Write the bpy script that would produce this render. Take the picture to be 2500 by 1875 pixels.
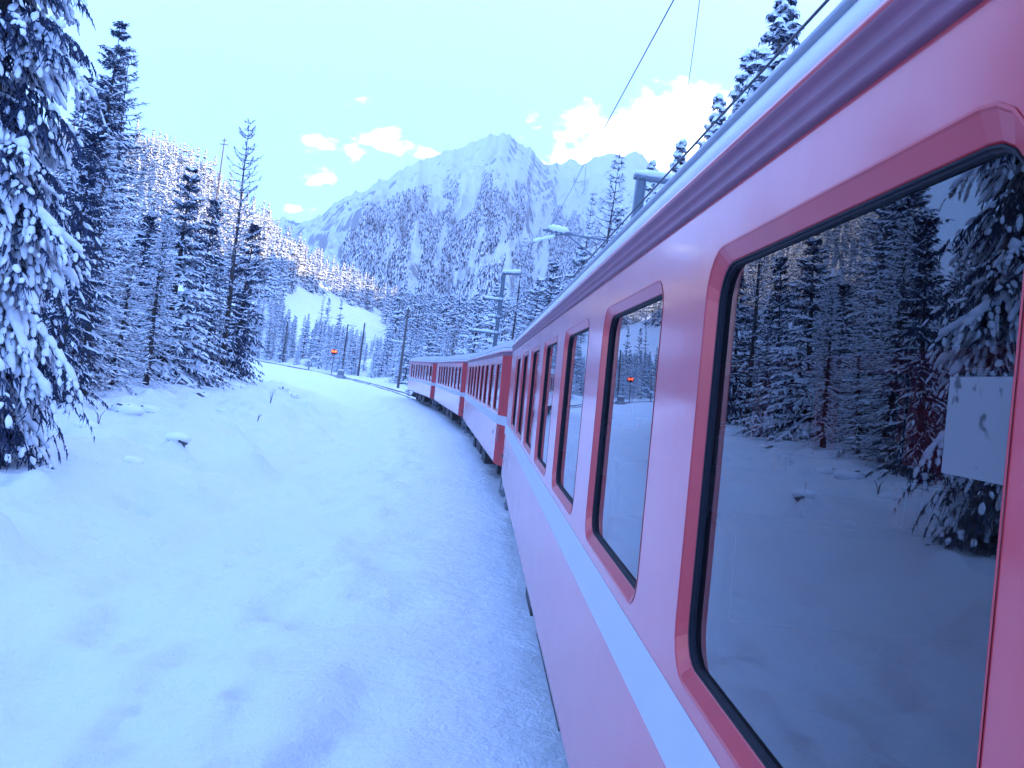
import bpy, math, random
import numpy as np
from mathutils import Matrix, Vector

for _o in list(bpy.data.objects):
    bpy.data.objects.remove(_o)
scene = bpy.context.scene
COL = scene.collection
rad = math.radians

# ------------------------------------------------------------------ camera
FOC = 2097.0                      # focal length in pixels of the 2500 px wide photograph
CAM = np.array([0.0, 0.0, 2.5])
def _n(v): return v / np.linalg.norm(v)
_fwd = _n(np.array([1167 - 1250.0, -(922 - 937.5), -FOC]))     # +Y of the world, in camera axes
_up = np.array([math.sin(rad(7.6)), math.cos(rad(7.6)), 0.0])
_up = _n(_up - _fwd * _up.dot(_fwd))
_rt = np.cross(_fwd, _up)
C2W = np.array([_rt, _fwd, _up])  # camera axes -> world
cam_data = bpy.data.cameras.new('camera')
cam_data.sensor_fit = 'HORIZONTAL'
cam_data.sensor_width = 36.0
cam_data.lens = 36.0 * FOC / 2500.0
cam_data.clip_start = 0.05
cam_data.clip_end = 20000.0
cam = bpy.data.objects.new('camera', cam_data)
COL.objects.link(cam)
cam.matrix_world = Matrix([[*C2W[i], CAM[i]] for i in range(3)] + [[0, 0, 0, 1]])
scene.camera = cam

def ray(px, py):
    return C2W @ np.array([(px - 1250) / FOC, -(py - 937.5) / FOC, -1.0])
def at(px, py, depth):
    r = ray(px, py)
    return CAM + r * (depth / r[1])
def pix(P):
    P = np.atleast_2d(np.asarray(P, float)) - CAM
    c = P @ C2W
    w = np.where(-c[:, 2] > 1e-3, -c[:, 2], 1e-3)
    return 1250 + FOC * c[:, 0] / w, 937.5 - FOC * c[:, 1] / w
def ang(px, py):
    r = ray(px, py)
    return r[0] / r[1], r[2] / r[1]

# ------------------------------------------------------------------ sun, sky, exposure
SUN_AZ, SUN_EL = rad(96), rad(12.5)         # to the right of the track direction, low over the right-hand mountain
SKY_STRENGTH = 0.13
HAZE = 0.00010
scene.view_settings.view_transform = 'Standard'
scene.view_settings.look = 'None'
scene.view_settings.gamma = 1.0
scene.view_settings.use_curve_mapping = False
scene.view_settings.exposure = 2.28
sun_dir = Vector((math.sin(SUN_AZ) * math.cos(SUN_EL), math.cos(SUN_AZ) * math.cos(SUN_EL), math.sin(SUN_EL)))
sl = bpy.data.lights.new('sun', 'SUN')
sl.energy = 5.0
sl.angle = rad(0.5)
sl.color = (1.0, 0.86, 0.68)
sun = bpy.data.objects.new('sun', sl)
COL.objects.link(sun)
sun.rotation_euler = sun_dir.to_track_quat('Z', 'Y').to_euler()

# puffs of cloud: pixel centre, half width, half height, weight
CLOUDS = [(1560, 350, 190, 75, 1.2), (1690, 255, 85, 60, 1.1), (1450, 400, 110, 45, 1.1), (1640, 320, 120, 80, 1.2),
          (1475, 290, 70, 32, .75), (1760, 270, 50, 35, .6), (935, 348, 62, 32, .9), (885, 372, 50, 20, .72), (960, 330, 34, 22, .75),
          (765, 348, 60, 20, .7), (820, 342, 30, 12, .65), (740, 362, 40, 14, .5), (1035, 378, 40, 16, .75),
          (765, 437, 40, 22, .7), (805, 440, 18, 18, .65), (755, 408, 60, 14, .4), (715, 512, 34, 14, .75), (885, 245, 40, 14, .35),
          (760, 440, 70, 20, .3), (1330, 372, 30, 12, .5), (1850, 470, 160, 130, .8)]

world = bpy.data.worlds.new('World')
scene.world = world
world.use_nodes = True
nt = world.node_tree
nt.nodes.clear()
def N(t, kind, **kw):
    n = t.nodes.new(kind)
    for k, v in kw.items():
        if k == 'inp':
            for kk, vv in v.items():
                n.inputs[kk].default_value = vv
        else:
            setattr(n, k, v)
    return n
def M(t, op, a, b=None, c=None, clamp=False):
    n = t.nodes.new('ShaderNodeMath')
    n.operation = op
    n.use_clamp = clamp
    for i, v in enumerate((a, b, c)):
        if v is None: continue
        if hasattr(v, 'is_linked'): t.links.new(v, n.inputs[i])
        else: n.inputs[i].default_value = v
    return n.outputs[0]
sky = N(nt, 'ShaderNodeTexSky', sky_type='NISHITA', sun_disc=False, sun_elevation=SUN_EL, sun_rotation=SUN_AZ,
        altitude=1700.0, air_density=1.0, dust_density=0.0, ozone_density=2.3)
# thin high haze evens the sky out: compress its range about its mean colour, the same in every direction
PIV = (0.115 * 10, 0.205 * 10, 0.37 * 10)
n_div = N(nt, 'ShaderNodeMix', data_type='RGBA', blend_type='DIVIDE', inp={'Factor': 1.0})
nt.links.new(sky.outputs[0], n_div.inputs['A']); n_div.inputs['B'].default_value = (*PIV, 1)
n_gam = N(nt, 'ShaderNodeGamma', inp={'Gamma': 0.22}); nt.links.new(n_div.outputs['Result'], n_gam.inputs[0])
n_mul = N(nt, 'ShaderNodeMix', data_type='RGBA', blend_type='MULTIPLY', inp={'Factor': 1.0})
nt.links.new(n_gam.outputs[0], n_mul.inputs['A']); n_mul.inputs['B'].default_value = (0.94, 2.12, 5.7, 1)
tc = N(nt, 'ShaderNodeTexCoord')
sx = N(nt, 'ShaderNodeSeparateXYZ')
nt.links.new(tc.outputs['Generated'], sx.inputs[0])
ysafe = M(nt, 'MAXIMUM', sx.outputs[1], 0.05)
ca = M(nt, 'DIVIDE', sx.outputs[0], ysafe)
ce = M(nt, 'DIVIDE', sx.outputs[2], ysafe)
acc = None
for (px, py, hw, hh, w) in CLOUDS:
    a0, e0 = ang(px, py)
    da = M(nt, 'MULTIPLY', M(nt, 'SUBTRACT', ca, a0), FOC / hw)
    de = M(nt, 'MULTIPLY', M(nt, 'SUBTRACT', ce, e0), FOC / hh)
    d2 = M(nt, 'ADD', M(nt, 'MULTIPLY', da, da), M(nt, 'MULTIPLY', de, de))
    g = M(nt, 'MULTIPLY', M(nt, 'EXPONENT', M(nt, 'MULTIPLY', d2, -0.7)), w)
    acc = g if acc is None else M(nt, 'MAXIMUM', acc, g)
cv = N(nt, 'ShaderNodeCombineXYZ')
nt.links.new(ca, cv.inputs[0]); nt.links.new(M(nt, 'MULTIPLY', ce, 1.5), cv.inputs[1])
nz = N(nt, 'ShaderNodeTexNoise', inp={'Scale': 30.0, 'Detail': 10.0, 'Roughness': 0.66, 'Distortion': 0.4})
nt.links.new(cv.outputs[0], nz.inputs['Vector'])
nz2 = N(nt, 'ShaderNodeTexNoise', inp={'Scale': 5.0, 'Detail': 5.0, 'Roughness': 0.55})
nt.links.new(cv.outputs[0], nz2.inputs['Vector'])
dens = M(nt, 'ADD', acc, M(nt, 'MULTIPLY', M(nt, 'SUBTRACT', nz.outputs[0], 0.5), 2.4))
mr = N(nt, 'ShaderNodeMapRange', interpolation_type='SMOOTHSTEP', inp={'From Min': 0.36, 'From Max': 0.95})
nt.links.new(dens, mr.inputs['Value'])
front = N(nt, 'ShaderNodeMapRange', inp={'From Min': 0.15, 'From Max': 0.4})
nt.links.new(sx.outputs[1], front.inputs['Value'])
cmask = M(nt, 'MULTIPLY', mr.outputs[0], front.outputs[0])
veil = M(nt, 'MULTIPLY', nz2.outputs[0], 0.025)
cm = M(nt, 'MAXIMUM', cmask, veil)
mixc = N(nt, 'ShaderNodeMix', data_type='RGBA')
nt.links.new(cm, mixc.inputs['Factor'])
nt.links.new(n_mul.outputs['Result'], mixc.inputs['A'])
mixc.inputs['B'].default_value = (5.0, 5.7, 6.2, 1)
bg = N(nt, 'ShaderNodeBackground', inp={'Strength': SKY_STRENGTH})
nt.links.new(mixc.outputs['Result'], bg.inputs['Color'])
wo = N(nt, 'ShaderNodeOutputWorld')
nt.links.new(bg.outputs[0], wo.inputs['Surface'])

scene.render.engine = 'CYCLES'
cy = scene.cycles
cy.max_bounces = 8
cy.diffuse_bounces = 3
cy.glossy_bounces = 4
cy.transparent_max_bounces = 12
cy.volume_bounces = 0
cy.use_denoising = True
cy.sample_clamp_indirect = 6.0

# ------------------------------------------------------------------ helpers
rnd = random.Random(7)
RS = np.random.RandomState(11)

def tag(o, label=None, cat=None, group=None, kind=None):
    if label: o['label'] = label
    if cat: o['category'] = cat
    if group: o['group'] = group
    if kind: o['kind'] = kind
    return o
def empty(name, loc=(0, 0, 0), rz=0.0):
    o = bpy.data.objects.new(name, None)
    o.empty_display_size = 0.3
    o.location = loc
    o.rotation_euler = (0, 0, rz)
    COL.objects.link(o)
    return o
def link(name, mesh, parent=None):
    o = bpy.data.objects.new(name, mesh)
    if parent is not None: o.parent = parent
    COL.objects.link(o)
    return o
def copy_tree(o, parent=None):
    c = o.copy()
    COL.objects.link(c)
    if parent is not None: c.parent = parent
    for ch in o.children: copy_tree(ch, c)
    return c

def smooth(x, a, b):
    t = np.clip((x - a) / (b - a), 0, 1)
    return t * t * (3 - 2 * t)
def vnoise(x, y, seed=0):
    xi = np.floor(x).astype(np.int64); yi = np.floor(y).astype(np.int64)
    xf = x - xi; yf = y - yi
    u = xf * xf * (3 - 2 * xf); v = yf * yf * (3 - 2 * yf)
    def h(a, b):
        n = (a * 374761393 + b * 668265263 + seed * 974711) & 0xffffffff
        n = ((n ^ (n >> 13)) * 1274126177) & 0xffffffff
        n = n ^ (n >> 16)
        return (n & 0xffff) / 65535.0
    return (h(xi, yi) * (1 - u) + h(xi + 1, yi) * u) * (1 - v) + (h(xi, yi + 1) * (1 - u) + h(xi + 1, yi + 1) * u) * v
def fbm(x, y, seed=0, octv=4, gain=0.5):
    s = 0; a = 1; tot = 0
    for i in range(octv):
        s = s + a * (vnoise(x * 2 ** i + 17.3 * i, y * 2 ** i - 9.1 * i, seed + i) - 0.5)
        tot += a; a *= gain
    return s / tot * 2

def grid_mesh(name, X, Y, Z, mats, attrs=None):
    ny, nx = X.shape
    V = np.stack([X, Y, Z], -1).reshape(-1, 3).astype(np.float32)
    idx = np.arange(nx * ny).reshape(ny, nx)
    F = np.stack([idx[:-1, :-1], idx[:-1, 1:], idx[1:, 1:], idx[1:, :-1]], -1).reshape(-1, 4)
    me = bpy.data.meshes.new(name)
    me.vertices.add(len(V)); me.vertices.foreach_set('co', V.ravel())
    me.loops.add(F.size); me.loops.foreach_set('vertex_index', F.ravel().astype(np.int32))
    me.polygons.add(len(F)); me.polygons.foreach_set('loop_start', np.arange(0, F.size, 4, dtype=np.int32))
    me.polygons.foreach_set('use_smooth', np.ones(len(F), bool))
    me.update(calc_edges=True)
    for m in mats: me.materials.append(m)
    for k, v in (attrs or {}).items():
        a = me.attributes.new(k, 'FLOAT', 'POINT')
        a.data.foreach_set('value', np.asarray(v, np.float32).ravel())
    return me
def tri_mesh(name, V, T, mats, mi=None, smooth_=False):
    V = np.asarray(V, np.float32); T = np.asarray(T, np.int32)
    me = bpy.data.meshes.new(name)
    me.vertices.add(len(V)); me.vertices.foreach_set('co', V.ravel())
    me.loops.add(T.size); me.loops.foreach_set('vertex_index', T.ravel())
    me.polygons.add(len(T)); me.polygons.foreach_set('loop_start', np.arange(0, T.size, 3, dtype=np.int32))
    if mi is not None: me.polygons.foreach_set('material_index', np.asarray(mi, np.int32))
    if smooth_: me.polygons.foreach_set('use_smooth', np.ones(len(T), bool))
    me.update(calc_edges=True)
    for m in mats: me.materials.append(m)
    return me

class MB:
    def __init__(self): self.v = []; self.f = []
    def add(self, vs, fs):
        b = len(self.v); self.v += [tuple(p) for p in vs]; self.f += [tuple(i + b for i in f) for f in fs]
    def box(self, x0, x1, y0, y1, z0, z1):
        self.add([(x0, y0, z0), (x1, y0, z0), (x1, y1, z0), (x0, y1, z0), (x0, y0, z1), (x1, y0, z1), (x1, y1, z1), (x0, y1, z1)],
                 [(0, 3, 2, 1), (4, 5, 6, 7), (0, 1, 5, 4), (1, 2, 6, 5), (2, 3, 7, 6), (3, 0, 4, 7)])
    def tube(self, pts, r, n=8, cap=True):
        pts = [np.asarray(p, float) for p in pts]
        rs = r if hasattr(r, '__len__') else [r] * len(pts)
        vs = []; fs = []
        for i, p in enumerate(pts):
            d = _n(pts[min(i + 1, len(pts) - 1)] - pts[max(i - 1, 0)])
            a = np.array([1.0, 0, 0]) if abs(d[0]) < 0.8 else np.array([0, 0, 1.0])
            s = _n(np.cross(d, a)); t = np.cross(d, s)
            for k in range(n):
                w = 2 * math.pi * k / n
                vs.append(p + rs[i] * (math.cos(w) * s + math.sin(w) * t))
        for i in range(len(pts) - 1):
            for k in range(n):
                fs.append((i * n + k, i * n + (k + 1) % n, (i + 1) * n + (k + 1) % n, (i + 1) * n + k))
        if cap:
            fs.append(tuple(range(n))[::-1]); fs.append(tuple(range((len(pts) - 1) * n, len(pts) * n)))
        self.add(vs, fs)
    def loops(self, ls, close=False):
        n = len(ls[0]); vs = [p for l in ls for p in l]; fs = []
        for i in range(len(ls) - 1):
            for k in range(n):
                fs.append((i * n + k, i * n + (k + 1) % n, (i + 1) * n + (k + 1) % n, (i + 1) * n + k))
        if close: fs.append(tuple(range((len(ls) - 1) * n, len(ls) * n)))
        self.add(vs, fs)
    def blob(self, c, rx, ry, rz, seed=0, jit=0.18, nu=10, nv=6):
        r = random.Random(seed); vs = [(c[0], c[1], c[2] + rz)]; fs = []
        for j in range(1, nv):
            ph = math.pi * j / nv
            for i in range(nu):
                th = 2 * math.pi * i / nu; k = 1 + r.uniform(-jit, jit)
                vs.append((c[0] + rx * k * math.sin(ph) * math.cos(th), c[1] + ry * k * math.sin(ph) * math.sin(th), c[2] + rz * k * math.cos(ph)))
        vs.append((c[0], c[1], c[2] - rz)); L = len(vs) - 1
        for i in range(nu):
            fs.append((0, 1 + i, 1 + (i + 1) % nu))
            fs.append((L, L - nu + (i + 1) % nu, L - nu + i))
            for j in range(nv - 2):
                a = 1 + j * nu
                fs.append((a + i, a + nu + i, a + nu + (i + 1) % nu, a + (i + 1) % nu))
        self.add(vs, fs)
    def mesh(self, name, mat, sm=False):
        me = bpy.data.meshes.new(name); me.from_pydata(self.v, [], self.f); me.update()
        me.materials.append(mat)
        if sm:
            me.polygons.foreach_set('use_smooth', [True] * len(me.polygons))
        return me
    def obj(self, name, mat, parent=None, sm=False): return link(name, self.mesh(name, mat, sm), parent)

# ------------------------------------------------------------------ materials
def mat(name, col, rough=0.6, metal=0.0, spec=0.5, noise=None, bump=None, coat=0.0, coat_rough=0.1):
    m = bpy.data.materials.new(name); m.use_nodes = True
    t = m.node_tree; b = t.nodes['Principled BSDF']
    b.inputs['Base Color'].default_value = (*col, 1); b.inputs['Roughness'].default_value = rough
    b.inputs['Metallic'].default_value = metal; b.inputs['Specular IOR Level'].default_value = spec
    b.inputs['Coat Weight'].default_value = coat; b.inputs['Coat Roughness'].default_value = coat_rough
    geo = N(t, 'ShaderNodeTexCoord')
    if noise:
        sc, amt = noise
        n = N(t, 'ShaderNodeTexNoise', inp={'Scale': sc, 'Detail': 6.0, 'Roughness': 0.6}); t.links.new(geo.outputs['Object'], n.inputs['Vector'])
        mx = N(t, 'ShaderNodeMix', data_type='RGBA')
        mx.inputs['A'].default_value = (*[max(0, c * (1 - amt)) for c in col], 1); mx.inputs['B'].default_value = (*[min(1, c * (1 + amt)) for c in col], 1)
        t.links.new(n.outputs[0], mx.inputs['Factor']); t.links.new(mx.outputs['Result'], b.inputs['Base Color'])
    if bump:
        sc, st, dist = bump
        n = N(t, 'ShaderNodeTexNoise', inp={'Scale': sc, 'Detail': 5.0}); t.links.new(geo.outputs['Object'], n.inputs['Vector'])
        bp = N(t, 'ShaderNodeBump', inp={'Strength': st, 'Distance': dist}); t.links.new(n.outputs[0], bp.inputs['Height']); t.links.new(bp.outputs[0], b.inputs['Normal'])
        if coat: t.links.new(bp.outputs[0], b.inputs['Coat Normal'])
    return m
SNOW = (0.84, 0.85, 0.88)
m_snowtop = mat('snow_cap', SNOW, 0.7, spec=0.2, noise=(3.0, 0.05), bump=(9.0, 0.5, 0.05))
m_treesnow = mat('tree_snow', (0.82, 0.83, 0.87), 0.8, spec=0.1)
m_needle = mat('spruce_needles', (0.036, 0.046, 0.085), 0.75, spec=0.2, noise=(1.5, 0.5))
m_twig = mat('larch_twigs', (0.105, 0.085, 0.085), 0.85, spec=0.1, noise=(2.0, 0.4))
m_bark = mat('bark', (0.085, 0.070, 0.068), 0.9, spec=0.1, noise=(6.0, 0.6), bump=(25.0, 0.6, 0.03))
m_red = mat('red_paint', (0.44, 0.020, 0.030), 0.34, spec=0.5, noise=(3.0, 0.12), bump=(1.6, 0.08, 0.02), coat=0.8, coat_rough=0.10)
def weather(m):
    t = m.node_tree; b = t.nodes['Principled BSDF']; tx = N(t, 'ShaderNodeTexCoord')
    src = b.inputs['Base Color'].links[0].from_socket
    mp = N(t, 'ShaderNodeMapping', inp={'Scale': (1.0, 9.0, 0.8)}); t.links.new(tx.outputs['Object'], mp.inputs['Vector'])
    n = N(t, 'ShaderNodeTexNoise', inp={'Scale': 1.6, 'Detail': 7.0, 'Roughness': 0.65}); t.links.new(mp.outputs[0], n.inputs['Vector'])
    n2 = N(t, 'ShaderNodeTexNoise', inp={'Scale': 2.5, 'Detail': 9.0, 'Roughness': 0.7}); t.links.new(tx.outputs['Object'], n2.inputs['Vector'])
    f = N(t, 'ShaderNodeMapRange', inp={'From Min': 0.38, 'From Max': 0.75, 'To Max': 0.16}); t.links.new(M(t, 'ADD', M(t, 'MULTIPLY', n.outputs[0], .55), M(t, 'MULTIPLY', n2.outputs[0], .45)), f.inputs['Value'])
    mx = N(t, 'ShaderNodeMix', data_type='RGBA'); mx.inputs['B'].default_value = (0.36, 0.16, 0.17, 1)
    t.links.new(src, mx.inputs['A']); t.links.new(f.outputs[0], mx.inputs['Factor']); t.links.new(mx.outputs['Result'], b.inputs['Base Color'])
    r = N(t, 'ShaderNodeMapRange', inp={'From Min': 0.3, 'From Max': 0.7, 'To Min': 0.06, 'To Max': 0.16}); t.links.new(n2.outputs[0], r.inputs['Value']); t.links.new(r.outputs[0], b.inputs['Coat Roughness'])
weather(m_red)
m_redframe = mat('red_frame_paint', (0.40, 0.018, 0.026), 0.45, spec=0.35, noise=(6.0, 0.2), coat=0.5, coat_rough=0.22)
m_stripe = mat('grey_white_paint', (0.38, 0.39, 0.42), 0.4, spec=0.4, noise=(5.0, 0.06))
m_roof = mat('silver_roof_paint', (0.24, 0.265, 0.30), 0.36, metal=0.2, spec=0.4, noise=(4.0, 0.15), bump=(3.0, 0.12, 0.02))
m_rubber = mat('black_rubber', (0.012, 0.012, 0.018), 0.6, spec=0.18)
m_redmatt = mat('dull_red_paint', (0.40, 0.020, 0.028), 0.55, spec=0.25, noise=(3.0, 0.15))
m_cornice = mat('dark_red_paint', (0.15, 0.035, 0.07), 0.5, spec=0.5, noise=(9.0, 0.35))  # darker and more purple than the body red
m_eave = mat('pale_eave', (0.62, 0.64, 0.66), 0.45, noise=(6.0, 0.1))  # paler than the roof above it
m_gear = mat('dark_underframe', (0.030, 0.028, 0.032), 0.75, noise=(4.0, 0.5))
m_steel = mat('galvanised_steel', (0.20, 0.22, 0.25), 0.55, metal=0.4, noise=(5.0, 0.25))
m_wood = mat('pole_wood', (0.10, 0.085, 0.08), 0.85, noise=(6.0, 0.4))
m_wire = mat('copper_wire', (0.05, 0.045, 0.05), 0.5, metal=0.5)
m_rail = mat('rail_steel', (0.12, 0.11, 0.12), 0.4, metal=0.7, noise=(4.0, 0.3))
m_concrete = mat('concrete', (0.24, 0.24, 0.26), 0.9, noise=(5.0, 0.35), bump=(20.0, 0.5, 0.02))
m_rock = mat('rock', (0.11, 0.105, 0.11), 0.9, noise=(5.0, 0.6), bump=(8.0, 0.8, 0.06))
m_int = mat('interior_panel', (0.07, 0.05, 0.045), 0.8, noise=(3.0, 0.2))
m_seat = mat('seat_fabric', (0.22, 0.06, 0.04), 0.9, noise=(8.0, 0.3))
m_headrest = mat('headrest_cover', (0.30, 0.27, 0.25), 0.9)
m_black = mat('black_marking', (0.015, 0.015, 0.02), 0.6)
m_white = mat('white_edge_paint', (0.72, 0.72, 0.74), 0.5)

def emis(name, col, st):
    m = bpy.data.materials.new(name); m.use_nodes = True
    b = m.node_tree.nodes['Principled BSDF']
    b.inputs['Base Color'].default_value = (0.3, 0.05, 0.02, 1)
    b.inputs['Emission Color'].default_value = (*col, 1); b.inputs['Emission Strength'].default_value = st
    return m
m_lamp = emis('signal_lamp', (1.0, 0.055, 0.018), 2.2)

def glass():
    m = bpy.data.materials.new('window_glass'); m.use_nodes = True
    t = m.node_tree; t.nodes.clear()
    lw = N(t, 'ShaderNodeFresnel', inp={'IOR': 1.85})
    gl = N(t, 'ShaderNodeBsdfGlossy', inp={'Roughness': 0.0, 'Color': (0.92, 0.94, 0.97, 1)})
    tr = N(t, 'ShaderNodeBsdfTransparent', inp={'Color': (0.60, 0.61, 0.62, 1)})
    tx = N(t, 'ShaderNodeTexCoord')
    nz = N(t, 'ShaderNodeTexNoise', inp={'Scale': 1.3, 'Detail': 1.0}); t.links.new(tx.outputs['Object'], nz.inputs['Vector'])
    bp = N(t, 'ShaderNodeBump', inp={'Strength': 0.05, 'Distance': 0.01}); t.links.new(nz.outputs[0], bp.inputs['Height'])
    t.links.new(bp.outputs[0], gl.inputs['Normal'])
    mx = N(t, 'ShaderNodeMixShader'); t.links.new(lw.outputs[0], mx.inputs[0]); t.links.new(tr.outputs[0], mx.inputs[1]); t.links.new(gl.outputs[0], mx.inputs[2])
    o = N(t, 'ShaderNodeOutputMaterial'); t.links.new(mx.outputs[0], o.inputs[0])
    return m
m_glass = glass()

def sticker_mat():
    m = mat('worn_paper', (0.62, 0.63, 0.64), 0.8)
    t = m.node_tree; b = t.nodes['Principled BSDF']; tx = N(t, 'ShaderNodeTexCoord')
    nz = N(t, 'ShaderNodeTexNoise', inp={'Scale': 38.0, 'Detail': 6.0, 'Roughness': 0.6}); t.links.new(tx.outputs['Object'], nz.inputs['Vector'])
    nz2 = N(t, 'ShaderNodeTexNoise', inp={'Scale': 14.0, 'Detail': 3.0}); t.links.new(tx.outputs['Object'], nz2.inputs['Vector'])
    s = M(t, 'MULTIPLY', nz.outputs[0], nz2.outputs[0])
    cr = N(t, 'ShaderNodeMapRange', inp={'From Min': 0.34, 'From Max': 0.40}); t.links.new(s, cr.inputs['Value'])
    mx = N(t, 'ShaderNodeMix', data_type='RGBA'); mx.inputs['A'].default_value = (0.105, 0.105, 0.115, 1); mx.inputs['B'].default_value = (0.02, 0.02, 0.025, 1)
    t.links.new(cr.outputs[0], mx.inputs['Factor']); t.links.new(mx.outputs['Result'], b.inputs['Base Color'])
    return m
m_sticker = sticker_mat()

def ground_snow():
    m = mat('ground_snow', SNOW, 0.65, spec=0.25)
    t = m.node_tree; b = t.nodes['Principled BSDF']
    g = N(t, 'ShaderNodeNewGeometry')
    at_ = N(t, 'ShaderNodeAttribute', attribute_name='dirt')
    n1 = N(t, 'ShaderNodeTexNoise', inp={'Scale': 30.0, 'Detail': 5.0, 'Roughness': 0.7}); t.links.new(g.outputs['Position'], n1.inputs['Vector'])
    v1 = N(t, 'ShaderNodeTexVoronoi', inp={'Scale': 7.0}); t.links.new(g.outputs['Position'], v1.inputs['Vector'])
    n3 = N(t, 'ShaderNodeTexNoise', inp={'Scale': 2.2, 'Detail': 3.0}); t.links.new(g.outputs['Position'], n3.inputs['Vector'])
    thr = M(t, 'SUBTRACT', 0.80, M(t, 'MULTIPLY', at_.outputs['Fac'], 0.16))
    sp = N(t, 'ShaderNodeMapRange', inp={'From Min': 0.0, 'From Max': 0.10})
    t.links.new(M(t, 'SUBTRACT', n1.outputs[0], thr), sp.inputs['Value'])
    spk = M(t, 'MULTIPLY', sp.outputs[0], M(t, 'MULTIPLY', n3.outputs[0], 0.55))
    # rare dark bits of bark and gravel
    n4 = N(t, 'ShaderNodeTexWhiteNoise'); t.links.new(v1.outputs['Position'], n4.inputs['Vector'])
    rare = M(t, 'GREATER_THAN', n4.outputs['Value'], 0.985)
    dot = M(t, 'MULTIPLY', M(t, 'LESS_THAN', v1.outputs['Distance'], 0.085), rare)
    f = M(t, 'MAXIMUM', spk, M(t, 'MULTIPLY', dot, 0.7), clamp=True)
    mx = N(t, 'ShaderNodeMix', data_type='RGBA'); mx.inputs['A'].default_value = (*SNOW, 1); mx.inputs['B'].default_value = (0.20, 0.19, 0.20, 1)
    t.links.new(f, mx.inputs['Factor']); t.links.new(mx.outputs['Result'], b.inputs['Base Color'])
    n5 = N(t, 'ShaderNodeTexNoise', inp={'Scale': 5.0, 'Detail': 11.0, 'Roughness': 0.68}); t.links.new(g.outputs['Position'], n5.inputs['Vector'])
    bp = N(t, 'ShaderNodeBump', inp={'Strength': 0.85, 'Distance': 0.13}); t.links.new(n5.outputs[0], bp.inputs['Height'])
    t.links.new(bp.outputs[0], b.inputs['Normal'])
    return m
m_ground = ground_snow()

def mountain_mat():
    m = mat('mountain_snow_and_rock', SNOW, 0.8, spec=0.1)
    t = m.node_tree; b = t.nodes['Principled BSDF']
    g = N(t, 'ShaderNodeNewGeometry'); s = N(t, 'ShaderNodeSeparateXYZ'); t.links.new(g.outputs['Normal'], s.inputs[0])
    mp = N(t, 'ShaderNodeMapping', inp={'Scale': (1.0, 1.0, 0.6)}); t.links.new(g.outputs['Position'], mp.inputs['Vector'])
    n = N(t, 'ShaderNodeTexNoise', inp={'Scale': 0.022, 'Detail': 12.0, 'Roughness': 0.78}); t.links.new(mp.outputs[0], n.inputs['Vector'])
    n2 = N(t, 'ShaderNodeTexNoise', inp={'Scale': 0.006, 'Detail': 4.0}); t.links.new(mp.outputs[0], n2.inputs['Vector'])
    st = M(t, 'ADD', M(t, 'MULTIPLY', M(t, 'SUBTRACT', 0.72, s.outputs[2]), 0.55), M(t, 'ADD', M(t, 'MULTIPLY', n.outputs[0], 1.7), M(t, 'MULTIPLY', n2.outputs[0], 0.35)))
    r = N(t, 'ShaderNodeMapRange', inp={'From Min': 1.12, 'From Max': 1.20}); t.links.new(st, r.inputs['Value'])
    mx = N(t, 'ShaderNodeMix', data_type='RGBA'); mx.inputs['A'].default_value = (*SNOW, 1); mx.inputs['B'].default_value = (0.22, 0.215, 0.23, 1)
    t.links.new(M(t, 'MULTIPLY', r.outputs[0], 0.8), mx.inputs['Factor']); t.links.new(mx.outputs['Result'], b.inputs['Base Color'])
    bp = N(t, 'ShaderNodeBump', inp={'Strength': 0.8, 'Distance': 14.0}); t.links.new(n.outputs[0], bp.inputs['Height']); t.links.new(bp.outputs[0], b.inputs['Normal'])
    return m
m_mount = mountain_mat()

# ------------------------------------------------------------------ terrain
TR = 325.0                                   # radius of the left-hand curve
TX, TY, TZ = 1.977, 6.9, 0.076               # point of the track beside the camera
CX, CY = TX - TR, TY
CANT = rad(2.26)
def lat(x, y): return np.hypot(x - CX, y - CY) - TR
def track(s, q=0.0):                          # arc length from the point beside the camera, offset to the right
    th = s / TR
    return np.array([CX + (TR + q) * math.cos(th), CY + (TR + q) * math.sin(th)])

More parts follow.
